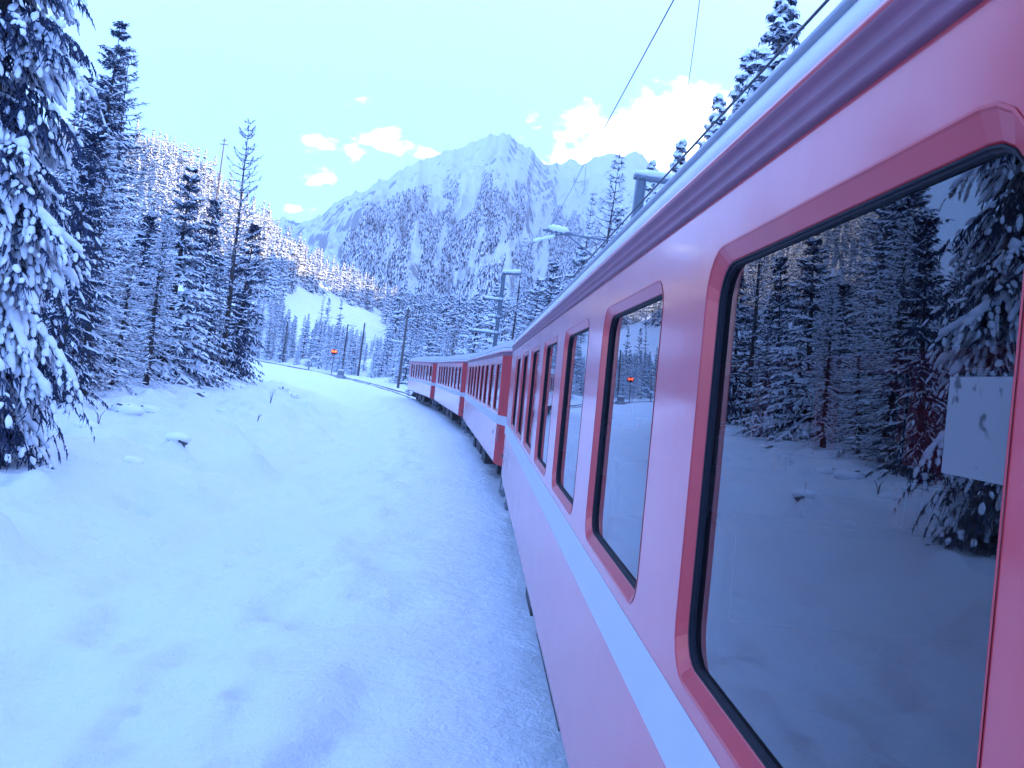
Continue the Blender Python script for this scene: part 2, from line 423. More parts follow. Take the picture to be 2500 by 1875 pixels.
_br = np.random.RandomState(5)
BUMPS = []
for i in range(150):                          # snow-covered lumps beside the forest
    y = _br.uniform(3, 60) if i < 110 else _br.uniform(3, 25)
    q = _br.uniform(-13.5, -6.8)
    BUMPS.append((q, y, _br.uniform(0.22, 0.6), _br.choice([-1, 1, 1]) * _br.uniform(0.10, 0.40)))
for i in range(260):                           # dents in the shoulder
    BUMPS.append((_br.uniform(-9.5, -2.4), _br.uniform(2.5, 40) if i % 2 else _br.uniform(2.5, 14), _br.uniform(0.10, 0.34), -_br.uniform(0.04, 0.15)))
def slope_a(a): return np.interp(a, [-1, 0.0, .06, .11, .18, .233, .31, .373, .45, .7], [.10, .10, .11, .13, .20, .34, .62, .80, .85, .85])
def ground(x, y, fine=True):
    x = np.asarray(x, float); y = np.asarray(y, float)
    q = lat(x, y)
    z = np.interp(q, [-300, -60, -22, -14, -11, -9, -7.4, -6.2, -5.0, -3.6, -2.2, -1.5, 1.5, 2.4, 4.5, 7],
                  [0.5, 0.2, 0.2, 0.22, 0.16, -.04, -.46, -.80, -.66, -.24, -.06, -.01, -.01, -.08, -.05, .25])
    far = smooth(y, 45, 95)
    z = z - far * 1.15 * smooth(-q, 2.6, 9.0) * (1 - 0.55 * smooth(-q, 13, 24))
    # stream bed that reaches the culvert under the track
    gx, gy = track(118, -4.0); hx, hy = track(86, -14)
    tt = np.clip(((x - gx) * (hx - gx) + (y - gy) * (hy - gy)) / ((hx - gx) ** 2 + (hy - gy) ** 2), 0, 1)
    dg = np.hypot(x - (gx + tt * (hx - gx)), y - (gy + tt * (hy - gy)))
    z = z - 0.9 * np.exp(-(dg / 2.2) ** 2) * (1 - 0.7 * tt)
    zr = 0.80 * (np.sqrt(np.maximum(x - 8.5, -20) ** 2 * (x > 8.5) + 4) - 2)
    zr = np.minimum(zr, 112 - 48 * smooth(y, 110, 250) + 0.25 * (150 - np.minimum(x, 330))) * smooth(y, -260, -60)
    zr = zr * (1 - 0.0 * y)
    a = -x / np.maximum(y, 1.0)
    zb = slope_a(a) * np.clip(q - 8, 0, np.interp(a, [.15, .18, .233, .28, .33], [235, 195, 140, 104, 100])) * smooth(y, 20, 120)
    z = z + np.sqrt(zr ** 2 + zb ** 2)
    hill = smooth(q, 6, 30)
    z = z + hill * (fbm(x / 26, y / 26, 3, 4) * 3.2)
    if fine:
        rough = smooth(-q, 5.5, 9.0)
        z = z + fbm(x / 1.7, y / 1.7, 21, 4) * (0.05 + 0.26 * rough) + fbm(x / 5.0, y / 5.0, 31, 3) * (0.08 + 0.34 * rough)
        z = z + fbm(x / 0.33, y / 0.33, 41, 3) * (0.012 + 0.014 * smooth(q, -4.5, -2)) + fbm(q / .55, y / 1.6, 43, 3) * .13 * smooth(-q, 2.4, 3.6)
        m = (y > 0) & (y < 65) & (q < -1.5) & (q > -16)
        if m.any():
            qq = q[m]; yy = y[m]; add = np.zeros_like(qq)
            for (bq, by, r, h) in BUMPS:
                d2 = (qq - bq) ** 2 + (yy - by) ** 2 * 0.8
                add += h * np.exp(-d2 / (r * r))
            z = z.copy(); z[m] += add
    return z
def gz(x, y): return float(ground(np.array([x]), np.array([y]))[0])

def spaced(a, b, fine_a, fine_b, step, grow):
    out = list(np.arange(fine_a, fine_b, step)); s = step; v = out[-1]
    while v < b: s *= grow; v += s; out.append(v)
    s = step; v = fine_a; lo = []
    while v > a: s *= grow; v -= s; lo.append(v)
    return np.array(lo[::-1] + out)
xs = spaced(-700, 620, -14, 1.2, 0.09, 1.045)
ys = spaced(-320, 1000, 2.5, 34, 0.12, 1.026)
GX, GY = np.meshgrid(xs, ys)
GZ = ground(GX, GY)
Q = lat(GX, GY)
dirt = np.clip(smooth(Q, -4.2, -1.9) * (1 - smooth(Q, 1.2, 2.5)) * (1 - 0.6 * smooth(GY, 8, 40)), 0, 1)
dirt = dirt * .75 + 0.15 * smooth(Q, -7, -4)
g_obj = link('snow_ground', grid_mesh('snow_ground', GX, GY, GZ, [m_ground], {'dirt': dirt}))
tag(g_obj, kind='structure')

# far mountain: visible crest taken from bearing and elevation, unseen right end raised to cast shade, then given depth, slopes and gullies
SKY_LINE = [(300, 640), (480, 560), (600, 552), (660, 540), (690, 532), (708, 540), (723, 546), (790, 516), (842, 486), (893, 458), (949, 435), (995, 406), (1050, 380), (1082, 364),
            (1112, 368), (1145, 352), (1175, 338), (1205, 334), (1228, 330), (1243, 331), (1265, 346), (1290, 362), (1315, 388), (1333, 404), (1362, 400), (1390, 393),
            (1420, 398), (1458, 386), (1514, 378), (1545, 372), (1570, 382), (1590, 402), (1640, 430), (1700, 420), (1760, 390), (1900, 235), (2100, 15), (2500, -340), (3300, -500)]  # right end, hidden by the train, raised to keep sun off the flank
_sa = np.array([ang(*p)[0] for p in SKY_LINE]); _se = np.array([ang(*p)[1] for p in SKY_LINE])
_sd = np.interp([p[0] for p in SKY_LINE], [300, 700, 900, 1240, 1330, 1380, 1640, 1900, 3300], [2900, 2700, 2000, 2250, 2450, 3100, 3000, 2500, 2500])
MA = np.concatenate([np.linspace(-0.62, 0.45, 340), np.linspace(.455, 1.35, 90)])
MT = np.concatenate([np.linspace(0, 1, 190), np.linspace(1.01, 1.5, 30)])
AA, TT = np.meshgrid(MA, MT)
_j = fbm(AA * 90, AA * 0 + 1.3, 51, 4) * 0.007 + fbm(AA * 260, AA * 0 + 5.1, 57, 3) * 0.004
EE = np.interp(AA, _sa, _se) + _j
DD = np.interp(AA, _sa, _sd)
Y0 = 640.0
YY = Y0 + (DD - Y0) * TT
HC = EE * DD + CAM[2]
PEXP = np.interp(AA, [.36, .52], [1.18, .62])  # unseen right side bulged out so it shades the visible slope
prof = np.where(TT <= 1, 0.02 * TT + 0.98 * TT ** PEXP, 1 - (TT - 1) * 1.2)
AW = AA + 0.035 * fbm(AA * 7, TT * 4, 65, 3)
gul = fbm(AW * 17 + 0.5 * TT, TT * 2.2, 61, 4)
rid = 1 - np.abs(fbm(AW * 34 + 0.8 * TT, TT * 4.0 + 3, 71, 4)) * 2
body = np.clip(TT * (1 - TT) * 4, 0, 1) * np.where(TT > 1, 0, 1)
ZZ = HC * prof + body * (gul * 52 + (rid - 0.6) * 34) + body ** .5 * fbm(AA * 150, TT * 22, 81, 3) * 9 - 6 * (1 - smooth(TT, 0, .04))
XX = AA * YY
mt = link('mountain', grid_mesh('mountain', XX, YY, ZZ, [m_mount]))
tag(mt, kind='structure')

# ------------------------------------------------------------------ rails
def rail_strip(name, q):
    mb = MB(); prof_ = [(-0.036, 0.0), (0.036, 0.0), (0.034, -0.035), (0.010, -0.05), (0.010, -0.14), (-0.010, -0.14), (-0.010, -0.05), (-0.034, -0.035)]
    ls = []
    for s in np.arange(-20, 330, 2.0):
        c = track(s); th = s / TR; rt = np.array([math.cos(th), math.sin(th)])
        l = []
        for (u, w) in prof_:
            uu = q + u
            p = c + rt * uu * math.cos(CANT)
            l.append((p[0], p[1], TZ + w + uu * math.sin(CANT)))
        ls.append(l)
    mb.loops(ls)
    return tag(mb.obj(name, m_rail), 'steel rail of the snow-covered track curving away to the left', 'rail', 'rails of the curving track')
rail_strip('rail', -0.535)
rail_strip('rail', 0.535)

# ------------------------------------------------------------------ coaches
WH = 1.33
def rr(y0, y1, z0, z1, r, k=5):
    out = []
    for (cy_, cz_, a0) in ((y0 + r, z0 + r, 180), (y1 - r, z0 + r, 270), (y1 - r, z1 - r, 0), (y0 + r, z1 - r, 90)):
        for i in range(k + 1):
            a = rad(a0 + 90 * i / k)
            out.append((cy_ + r * math.cos(a), cz_ + r * math.sin(a)))
    return out
def wx(y, L, ta, tb, w=WH, we=1.09):
    if y < ta: return we + (w - we) * y / ta
    if y > L - tb: return we + (w - we) * (L - y) / tb
    return w
def make_coach(L=18.4, ta=1.2, tb=1.5, interior=False, windows=None, idx=0):
    root = empty('railway_coach')
    Wn = windows
    zc0, zc1, cell = 1.79, 2.935, 0.12
    W0, W1 = 1.82, 2.866
    body = MB(); D = L
    for sgn in (-1, 1):
        def P(y, z, off=0.0): return (sgn * (wx(y, L, ta, tb) - off), y, z)
        def quad(y0, y1, z0, z1, o0=0, o1=0):
            q4 = [P(y0, z0, o0), P(y1, z0, o0), P(y1, z1, o1), P(y0, z1, o1)]
            body.add(q4, [(0, 1, 2, 3)] if sgn > 0 else [(3, 2, 1, 0)])
        stations = [0, ta, L - tb, L]
        quad(ta, L - tb, 0.78, 0.86, 0.022, 0.0); quad(ta, L - tb, 0.86, zc0); quad(ta, L - tb, zc1, 3.0)
        for (a, b) in ((0, ta), (L - tb, L)):
            ep = MB(); vs = [P(a, .78), P(b, .78), P(b, 3.0), P(a, 3.0)]
            ep.add(vs, [(0, 1, 2, 3)] if sgn > 0 else [(3, 2, 1, 0)]); ep.obj('end_panel', m_redmatt, root)
        y = ta
        for (a, b) in Wn:
            if a - cell > y: quad(y, a - cell, zc0, zc1)
            ca_, cb_ = max(a - cell, ta), b + cell
            arc = rr(a, b, W0, W1, 0.115)
            k = 6; cor = [(ca_, zc0), (cb_, zc0), (cb_, zc1), (ca_, zc1)]
            vs = [P(*c) for c in cor] + [P(*p) for p in arc]; fs = []
            for c in range(4):
                for i in range(k - 1): fs.append((c, 4 + c * k + i + 1, 4 + c * k + i))
                n_ = (c + 1) % 4
                fs.append((c, n_, 4 + n_ * k, 4 + c * k + k - 1))
            body.add(vs, fs)
            y = cb_
        quad(y, L - tb, zc0, zc1)
    for y, s in ((0, 1), (L, -1)):
        w = wx(y, L, ta, tb)
        body.add([(-w, y, 0.78), (w, y, 0.78), (w, y, 3.1), (w * .8, y, 3.40), (w * .45, y, 3.5), (-w * .45, y, 3.5), (-w * .8, y, 3.40), (-w, y, 3.1)], [tuple(range(8)) if s > 0 else tuple(range(8))[::-1]])
    body.obj('body', m_red, root)
    # stations for lofted parts
    st = [0, ta * .5, ta] + list(np.linspace(ta, L - tb, 9)[1:-1]) + [L - tb, L - tb * .5, L]
    def loft(prof_, name, m, sm=True, ends=None):
        mb = MB(); ls = []
        for y in (ends or st):
            w = wx(y, L, ta, tb)
            ls.append([(-(w + o) if s_ < 0 else (w + o), y, z) for (s_, o, z) in prof_(w)])
        n = len(ls[0]); vs = [p for l in ls for p in l]; fs = []
        for i in range(len(ls) - 1):
            for k in range(n - 1): fs.append((i * n + k, i * n + k + 1, (i + 1) * n + k + 1, (i + 1) * n + k))
        mb.add(vs, fs); return mb.obj(name, m, root, sm)
    for s_ in (-1, 1):
        loft(lambda w: [(s_, -0.004, 2.996), (s_, 0.010, 2.998), (s_, 0.014, 3.004), (s_, 0.010, 3.010), (s_, 0.012, 3.030), (s_, 0.017, 3.036), (s_, 0.014, 3.042), (s_, 0.017, 3.062), (s_, 0.023, 3.068), (s_, 0.023, 3.076)], 'gutter', m_cornice)
        loft(lambda w: [(s_, 0.023, 3.076), (s_, 0.026, 3.080), (s_, 0.024, 3.090), (s_, 0.014, 3.100), (s_, 0.003, 3.112)], 'cornice', m_red)
    es = [(0.0, 3.108), (0.008, 3.116), (0.010, 3.140), (0.006, 3.152)]
    for s_ in (-1, 1): loft(lambda w: [(s_, o, z) for (o, z) in es], 'eave_strip', m_eave)
    rp = [(0.004, 3.152), (0.016, 3.154), (0.016, 3.168), (-0.004, 3.184), (-0.05, 3.215), (-0.14, 3.31), (-0.32, 3.42), (-0.62, 3.515), (-1.0, 3.56)]
    loft(lambda w: [(-1, o * (w / WH if o < -.1 else 1), z) for (o, z) in rp] + [(1, o * (w / WH if o < -.1 else 1), z) for (o, z) in rp[::-1]], 'roof', m_roof)
    # black rubber hoops closing the roof ends
    for (ya, yb) in ((-0.05, 0.05), (L - 0.05, L + 0.05)):
        mb = MB(); ls = []
        for yy, gr in ((ya, -0.03), (ya, 0.03), (yb, 0.03), (yb, -0.03)):
            w = 1.09
            l = [(-(w + o * (w / WH if o < -.1 else 1) + gr), yy, z + gr) for (o, z) in [(0.0, 2.98)] + es + rp] 
            l = l + [(-p[0], p[1], p[2]) for p in l[::-1]]
            ls.append(l)
        n = len(ls[0]); vs = [p for l in ls for p in l]
        fs = [(i * n + k, i * n + k + 1, ((i + 1) % 4) * n + k + 1, ((i + 1) % 4) * n + k) for i in range(4) for k in range(n - 1)]
        mb.add(vs, fs); mb.obj('roof_hoop', m_rubber, root)
    # stripe
    for s_ in (-1, 1):
        mb = MB(); ls = []
        for y in [0, ta - .02, ta, L - tb, L - tb + .02, L]:
            w = wx(y, L, ta, tb) + (.015 if not ta <= y <= L - tb else 0)
            ls.append([(s_ * (w - .004), y, 1.592), (s_ * (w + 0.0025), y, 1.592), (s_ * (w + 0.0025), y, 1.776), (s_ * (w - .004), y, 1.776)])
        mb.loops(ls); mb.obj('stripe', m_stripe, root)
    # windows: one mesh each for frame, seal and pane, shared between all
    a, b = Wn[0]; yc = (a + b) / 2; hw = (b - a) / 2
    def ring(ins, dep): return [(-(WH - dep), p[0], p[1]) for p in rr(-hw + ins, hw - ins, W0 + ins, W1 - ins, max(0.115 - ins * .6, 0.04))]
    fm = MB(); fm.loops([ring(-0.001, -0.0015), ring(0.003, -0.0015), ring(0.006, 0.002), ring(0.035, 0.021), ring(0.038, 0.025)]); frame_me = fm.mesh('window', m_redframe)
    sm_ = MB(); sm_.loops([ring(0.038, 0.025), ring(0.039, 0.022), ring(0.042, 0.023), ring(0.043, 0.029), ring(0.046, 0.030), ring(0.047, 0.039)]); seal_me = sm_.mesh('seal', m_rubber)
    pm = MB(); pm.add(ring(0.046, 0.038), [tuple(range(24))[::-1]]); pane_me = pm.mesh('pane', m_glass)
    for (a, b) in Wn:
        for s_ in (0, 1):
            w_ = link('window', frame_me, root); w_.location = (0, (a + b) / 2, 0)
            if s_: w_.rotation_euler = (0, 0, math.pi)
            link('seal', seal_me, w_); pn = link('pane', pane_me, w_)
    # doors in the tapered ends, with pale edge strips
    for (y0, y1) in ((0.18, ta - 0.12), (L - tb + 0.15, L - 0.2)):
        for s_ in (-1, 1):
            mb = MB(); pts = rr(y0, y1, 0.86, 2.86, 0.08, 4); o = []
            for off in (-0.004, 0.014):
                o.append([(s_ * (wx(p[0], L, ta, tb) + off), p[0], p[1]) for p in pts])
            mb.loops(o, True); d = mb.obj('door', m_redmatt, root)
            hb = MB(); ym = (y0 + y1) / 2 + .25
            hb.tube([(s_ * (wx(ym, L, ta, tb) + .05), ym, 1.25), (s_ * (wx(ym, L, ta, tb) + .05), ym, 1.55)], 0.012, 6); hb.obj('handle', m_steel, d)
    for y in (0.0, L):
        for s_ in (-1, 1):
            mb = MB(); mb.box(s_ * 1.092 - .014, s_ * 1.092 + .014, y - .012, y + .012, 0.80, 2.98); mb.obj('edge_strip', m_white, root)
        mb = MB(); yy = (-0.22, -0.002) if y == 0 else (L + 0.002, L + 0.22)
        mb.box(-0.52, 0.52, yy[0], yy[1], 1.0, 3.05); mb.obj('gangway', m_rubber, root)
    # underframe
    mb = MB(); mb.box(-1.05, 1.05, 0.5, L - 0.5, 0.66, 0.80); mb.box(-0.3, 0.3, 0.0, L, 0.6, 0.72); mb.obj('underframe', m_gear, root)
    for yb in (3.1, L - 3.1):
        bf = MB()
        for s_ in (-1, 1): bf.box(s_ * .82 - .07, s_ * .82 + .07, yb - 1.25, yb + 1.25, 0.40, 0.60)
        bf.box(-.85, .85, yb - .25, yb + .25, 0.38, 0.62); bg_ = bf.obj('bogie', m_gear, root)
        for dy in (-.9, .9):
            w_ = MB()
            for s_ in (-1, 1): w_.tube([(s_ * .48, yb + dy, .375), (s_ * .60, yb + dy, .375)], .375, 20)
            w_.tube([(-.75, yb + dy, .375), (.75, yb + dy, .375)], .07, 8); w_.obj('wheelset', m_gear, bg_)
            for s_ in (-1, 1): ab = MB(); ab.box(s_ * .9 - .08, s_ * .9 + .08, yb + dy - .14, yb + dy + .14, .26, .5); ab.obj('axle_box', m_gear, bg_)
    for (y0, y1, z0) in ((5.6, 6.9, .30), (7.6, 9.6, .36), (10.4, 11.2, .30)):
        for s_ in (-1, 1):
            mb = MB(); mb.box(min(s_ * 1.18, s_ * .5), max(s_ * 1.18, s_ * .5), y0, y1, z0, .70); mb.obj('equipment_box', m_gear, root)
    for yst in (0.55, L - 0.75):
        for s_ in (-1, 1):
            mb = MB()
            for dy in (-.32, .32): mb.box(s_ * 1.16 - .012, s_ * 1.16 + .012, yst + dy - .03, yst + dy + .03, .22, .80)
            for zz in (.24, .52): mb.box(min(s_ * .95, s_ * 1.20), max(s_ * .95, s_ * 1.20), yst - .34, yst + .34, zz, zz + .03)
            mb.obj('step', m_steel, root)
    for yv in (3.5, 9.2, 14.9):
        mb = MB(); mb.box(-.28, .28, yv - .3, yv + .3, 3.55, 3.68); mb.obj('roof_vent', m_roof, root)
    # black lobed marks near the end of the side
    for (yy, zz) in (((L - tb - .42, 1.40), (L - tb - .56, 1.36), (L - tb - .40, 1.17)) if idx == 0 else ((1.85, 1.40), (2.05, 1.36), (1.90, 1.14))):
        mb = MB()
        for (dy, dz) in ((0, .022), (-.024, -.004), (.024, -.004), (0, -.026)):
            c = [(-(WH + .002), yy + dy + .019 * math.cos(t_), zz + dz + .019 * math.sin(t_)) for t_ in np.linspace(0, 2 * math.pi, 11)[:-1]]
            c2 = [(-(WH - .004), p[1], p[2]) for p in c]
            mb.loops([c2, c], True)
        mb.obj('mark', m_black, root)
    # interior
    it = MB(); it.box(-1.24, 1.24, .3, L - .3, .98, 1.02); it.box(-1.2, 1.2, .3, L - .3, 3.0, 3.03); it.obj('floor', m_int, root)
    if interior:
        for (a, b) in Wn:
            yc = (a + b) / 2
            for s_ in (-1, 1):
                for d_ in (-1, 1):
                    se = MB(); x0, x1 = sorted((s_ * .25, s_ * 1.2)); y0, y1 = sorted((yc + d_ * .38, yc + d_ * .84))
                    se.box(x0, x1, y0, y1, 1.35, 1.47); yb0, yb1 = sorted((yc + d_ * .76, yc + d_ * .86)); se.box(x0 + .02, x1 - .02, yb0, yb1, 1.47, 2.15)
                    so = se.obj('seat', m_seat, root)
                    yh0, yh1 = sorted((yc + d_ * .745, yc + d_ * .875)); hr = MB(); hr.box(x0 + .04, x1 - .04, yh0, yh1, 1.92, 2.17); hr.obj('headrest', m_headrest, so)
    return root

def coach_matrix(sc, L):
    th = (sc - TY) / TR if True else 0
    c = track(sc - TY)
    return Matrix.Translation((c[0], c[1], TZ)) @ Matrix.Rotation(th, 4, 'Z') @ Matrix.Rotation(-CANT, 4, 'Y') @ Matrix.Translation((0, -L / 2, 0))
LC = 18.4
wins = [(4.43 + 1.78 * k - 1.27, 4.43 + 1.78 * k) for k in range(-1, 7)]
LAB = ['nearest red railway coach with big mirror-like window close to the camera',
       'second red railway coach, coupled directly ahead of the big-windowed near one',
       'third red railway coach, between the second coach and the rearmost far one',
       'farthest red railway coach with its outer end wall free on the snowy curve']
coaches = []
for i in range(4):
    r_ = make_coach(LC, 1.2, 1.5, interior=(i == 0), windows=wins, idx=i)
    r_.matrix_world = coach_matrix(6.9 + 18.85 * i, LC)
    tag(r_, LAB[i], 'railway coach', 'red coaches of the train')
    coaches.append(r_)
# worn sheet stuck on the nearest window
st_ = MB(); st_.box(-(WH - .0355), -(WH - .0365), 3.20, 3.348, 2.436, 2.556)
tag(st_.obj('paper_sheet', m_sticker, coaches[0]), 'worn white sheet stuck on the glass')

# ------------------------------------------------------------------ line masts, wires, signal
def hbeam(mb, p0, p1, w, n_hint):
    p0 = np.array(p0, float); p1 = np.array(p1, float); d = _n(p1 - p0); a = _n(np.array(n_hint, float)); s = np.cross(d, a)
    def slab(c, ha, hs):
        vs = []
        for p in (p0, p1):
            for (u, v) in ((-1, -1), (1, -1), (1, 1), (-1, 1)): vs.append(p + a * (c + u * ha) + s * v * hs)
        mb.add(vs, [(0, 3, 2, 1), (4, 5, 6, 7), (0, 1, 5, 4), (1, 2, 6, 5), (2, 3, 7, 6), (3, 0, 4, 7)])
    slab(-w / 2, w * .06, w / 2); slab(w / 2, w * .06, w / 2); slab(0, w * .44, w * .05)
def cap_along(p0, p1, r, seed, parent):
    mb = MB(); p0 = np.array(p0, float); p1 = np.array(p1, float); n = 9; q = random.Random(seed)
    pts = [p0 + (p1 - p0) * i / (n - 1) + np.array([0, 0, r * .55 + q.uniform(-.1, .1) * r]) for i in range(n)]
    rs = [r * (0.35 if i in (0, n - 1) else q.uniform(.75, 1.15)) for i in range(n)]
    mb.tube(pts, rs, 8); return mb.obj('snow_cap', m_snowtop, parent, True)
def steel_mast(base, top, w, arms, label):
    base = np.array(base, float); top = np.array(top, float)
    root = empty('catenary_mast', base)
    t = top - base; mb = MB(); hbeam(mb, (0, 0, -0.4), t, w, (1, 0, 0)); mb.obj('post', m_steel, root)
    for (p0, p1, r, snow) in arms:
        p0 = np.array(p0) - base; p1 = np.array(p1) - base
        mb = MB(); mb.tube([p0, p1], r, 8); mb.obj('arm', m_steel, root)
        if snow: cap_along(p0 + np.array([0, 0, r]), p1 + np.array([0, 0, r]), snow, int(abs(p1[0] * 99)), root)
    return tag(root, label, 'catenary mast', 'masts of the railway overhead line'), root
def down(p): return np.array([p[0], p[1], gz(p[0], p[1])])
def up(p, tip): return np.array([p[0], p[1], tip[2]])
# big mast behind the roof of the first coach
tp = at(1567, 430, 27); bs = down(tp)
steel_mast(bs, tp, 0.27, [(tp + np.array([-.25, 0, -.05]), tp + np.array([3.4, 0.2, -.05]), .09, .13)], 'thick steel mast with snowy top beam rising just above the near coach roof')
# mast with drooping snow-capped arms beyond the second coach
tp = at(1231, 668, 49); bs = down(tp)
arms = [(tp + np.array([-.1, 0, 0.0]), tp + np.array([.95, 0, 0.10]), .07, .12)]
for (py, x0, x1) in ((735, -.9, .15), (778, -.6, .1), (818, -1.6, .2)):
    z = at(1225, py, 49)[2]
    arms.append((np.array([tp[0] + x0, 49, z]), np.array([tp[0] + x1, 49, z + .02]), .05, .09))
steel_mast(bs, tp, 0.21, arms, 'steel mast with four snow-topped arms standing behind the coach joint')
# cantilever on a mast hidden by the roof
p_in = at(1381, 571, 19.5); p_out = at(1520, 592, 19.5); lo = at(1470, 642, 19.5)
gx_, gy_ = p_out[0] + 1.2, 19.5
root = empty('catenary_mast', (gx_, gy_, gz(gx_, gy_)))
b0 = np.array([gx_, gy_, gz(gx_, gy_)])
mb = MB(); hbeam(mb, (0, 0, -.4), (0, 0, p_out[2] - b0[2] + .1), .22, (1, 0, 0)); mb.obj('post', m_steel, root)
dirn = (p_out - p_in) / (p_out[0] - p_in[0]); end1 = p_in + dirn * (gx_ - p_in[0]); dl = (lo - p_in) / (lo[0] - p_in[0]); end2 = p_in + dl * (gx_ - p_in[0])
mb = MB(); mb.tube([p_in - b0, end1 - b0], .022, 8); mb.tube([p_in - b0, end2 - b0], .02, 8); mb.obj('cantilever', m_steel, root)
i1 = at(1325, 561, 19.5)
mb = MB(); mb.tube([p_in - b0 + np.array([.15, 0, .02]), i1 - b0], .03, 8)
for k in range(5): c_ = (p_in * (1 - k / 5) + i1 * k / 5) - b0; mb.tube([c_ - np.array([.015, 0, 0]), c_ + np.array([.015, 0, 0])], .06, 10)
mb.obj('insulator', m_steel, root)
cap_along(i1 - b0 + np.array([.12, 0, .03]), p_in - b0 + np.array([.06, 0, .03]), .085, 3, root)
a2 = at(1365, 570, 19.5); b2 = at(1300, 592, 19.5)
mb = MB(); mb.tube([p_in - b0, a2 - b0 + np.array([0, 0, -.03]), b2 - b0], .02, 8); mb.obj('steady_arm', m_steel, root)
cap_along(b2 - b0, a2 - b0 + np.array([-.08, 0, -.09]), .05, 5, root)
tag(root, 'snow-clumped cantilever bracket over the first coach roof, its post hidden', 'catenary mast', 'masts of the railway overhead line')

# slim poles along the far curve
def pole(tip, base_px, depth, label, arm=None, snow=False, collar=None):
    t_ = at(tip[0], tip[1], depth); b_ = down(at(*base_px, depth)); t_ = np.array([b_[0] * .5 + t_[0] * .5, depth, t_[2]]); b_[0] = t_[0]
    b_[2] = gz(b_[0], depth)
    root = empty('line_pole', b_)
    mb = MB(); h = t_[2] - b_[2]; mb.tube([(0, 0, -.4), (0, 0, h * .5), (0, 0, h)], [.17, .15, .12], 10); mb.obj('post', m_wood, root)
    if arm:
        mb = MB()
        for (dz, x0, x1) in arm: mb.box(x0, x1, -.05, .05, h + dz - .05, h + dz + .05)
        mb.obj('crossarm', m_steel, root)
        if snow:
            for (dz, x0, x1) in arm: cap_along((x0, 0, h + dz + .05), (x1, 0, h + dz + .05), .09, int(x1 * 50) + 7, root)
    mb = MB(); mb.blob((0, 0, h + .05), .17, .17, .12, 4, .1); mb.obj('snow_cap', m_snowtop, root, True)
    if collar:
        mb = MB(); mb.tube([(0, 0, collar), (0, 0, collar + .35)], .19, 10); mb.obj('yellow_band', mat('yellow_band', (.45, .32, .05), .6), root)
    return tag(root, label, 'pole', 'slim line poles along the far curve')
pole((999, 750), (971, 942), 105, 'slim pole with snowy side arms just left of the farthest coach', [(-4.4, -1.5, .2), (-.3, -.3, .4)], True)
pole((891, 788), (874, 914), 140, 'bare slim pole right of the twin red signal, second from the train')
pole((851, 792), (834, 902), 155, 'slim pole with short top bracket just right of the red signal', [(-.15, 0, 1.5)])
pole((788, 788), (773, 891), 170, 'slim pole with yellow band standing left of the red signal', None, False, 3.6)
pole((703, 784), (690, 881), 182, 'leftmost slim pole beside the far track near the forest edge')
# pole on the ridge
t_ = at(546, 337, 300); b_ = at(535, 441, 300); root = empty('power_pole', (b_[0], 300, b_[2] - 8)); h = t_[2] - b_[2] + 8
mb = MB(); mb.tube([(0, 0, 0), (0, 0, h)], [.30, .2], 8); mb.obj('post', m_wood, root)
mb = MB(); mb.box(-1.4, 1.4, -.1, .1, h - 2.3, h - 2.05); mb.box(-1.0, 1.0, -.1, .1, h - .9, h - .7); mb.obj('crossarm', m_wood, root)
tag(root, 'tall thin power pole with two crossarms against the sky above sunlit ridge', 'power pole')

def wire(pts, r, label):
    P = [np.array(p, float) for p in pts]; out = []
    for a, b in zip(P[:-1], P[1:]):
        for k in range(10): out.append(a + (b - a) * k / 10)
    out.append(P[-1])
    mb = MB(); mb.tube(out, r, 6); tag(mb.obj('overhead_wire', m_wire), label, 'wire', 'overhead wires of the railway')
# contact wire follows the track in chords between supports
cw = [np.array([*track(s - TY, -0.1 if k % 2 else 0.12), TZ + 5.02]) for k, s in enumerate((-22, 1.0, 19.5, 49, 80, 110))]
wire(cw, .011, 'contact wire slanting down closest above the near coach roof')
mw = [np.array([*track(s - TY, -0.1), TZ + 5.9]) for s in (49, 80, 110)]
for k in range(2): pass
# feeder wires
m1 = at(1661, -30, 14.5); m2 = at(1461, 339, 26); m3 = at(1432, 389, 31); m4 = at(1345, 552, 49)
wire([at(1700, -110, 12.6), m1, m2, m3], .012, 'thin feeder wire running from top edge down past the big white cloud')
wire([m3, at(1395, 462, 38), m4, at(1290, 640, 60)], .010, 'thin feeder wire hanging before the mountain, left of the thick mast')
wire([at(1716, -60, 15), at(1694, 110, 18.5), at(1678, 226, 22)], .008, 'steep short thin wire right of the feeder wire above the cloud')
wire([m3, at(1425, 470, 31), at(1419, 474, 31)], .007, 'very thin dropper wire hanging straight beneath the feeder wire end')

# twin lamp signal
p = at(816, 859, 128); b_ = np.array([p[0], 128, gz(p[0], 128)]); root = empty('railway_signal', b_); h = p[2] - b_[2]
mb = MB(); mb.tube([(0, 0, -.3), (0, 0, h - .3)], .05, 8); mb.obj('post', m_wood, root)
mb = MB(); mb.blob((0, 0, h), .52, .14, .42, 9, .04, 16, 8); hd = mb.obj('head', m_black, root)
for dx in (-.21, .21):
    mb = MB(); mb.tube([(dx, -.10, h + .08), (dx, -.20, h + .08)], .17, 14); mb.obj('lamp', m_lamp, root)
    mb = MB(); ls = []
    for yy in (-.12, -.36): ls.append([(dx + .21 * math.cos(t), yy, h + .08 + .21 * math.sin(t)) for t in np.linspace(0, math.pi, 9)])
    n = 9; mb.add(ls[0] + ls[1], [(k, k + 1, n + k + 1, n + k) for k in range(8)]); mb.obj('hood', m_black, root)
tag(root, 'railway signal showing two glowing orange-red lamps beside the far curve', 'signal')

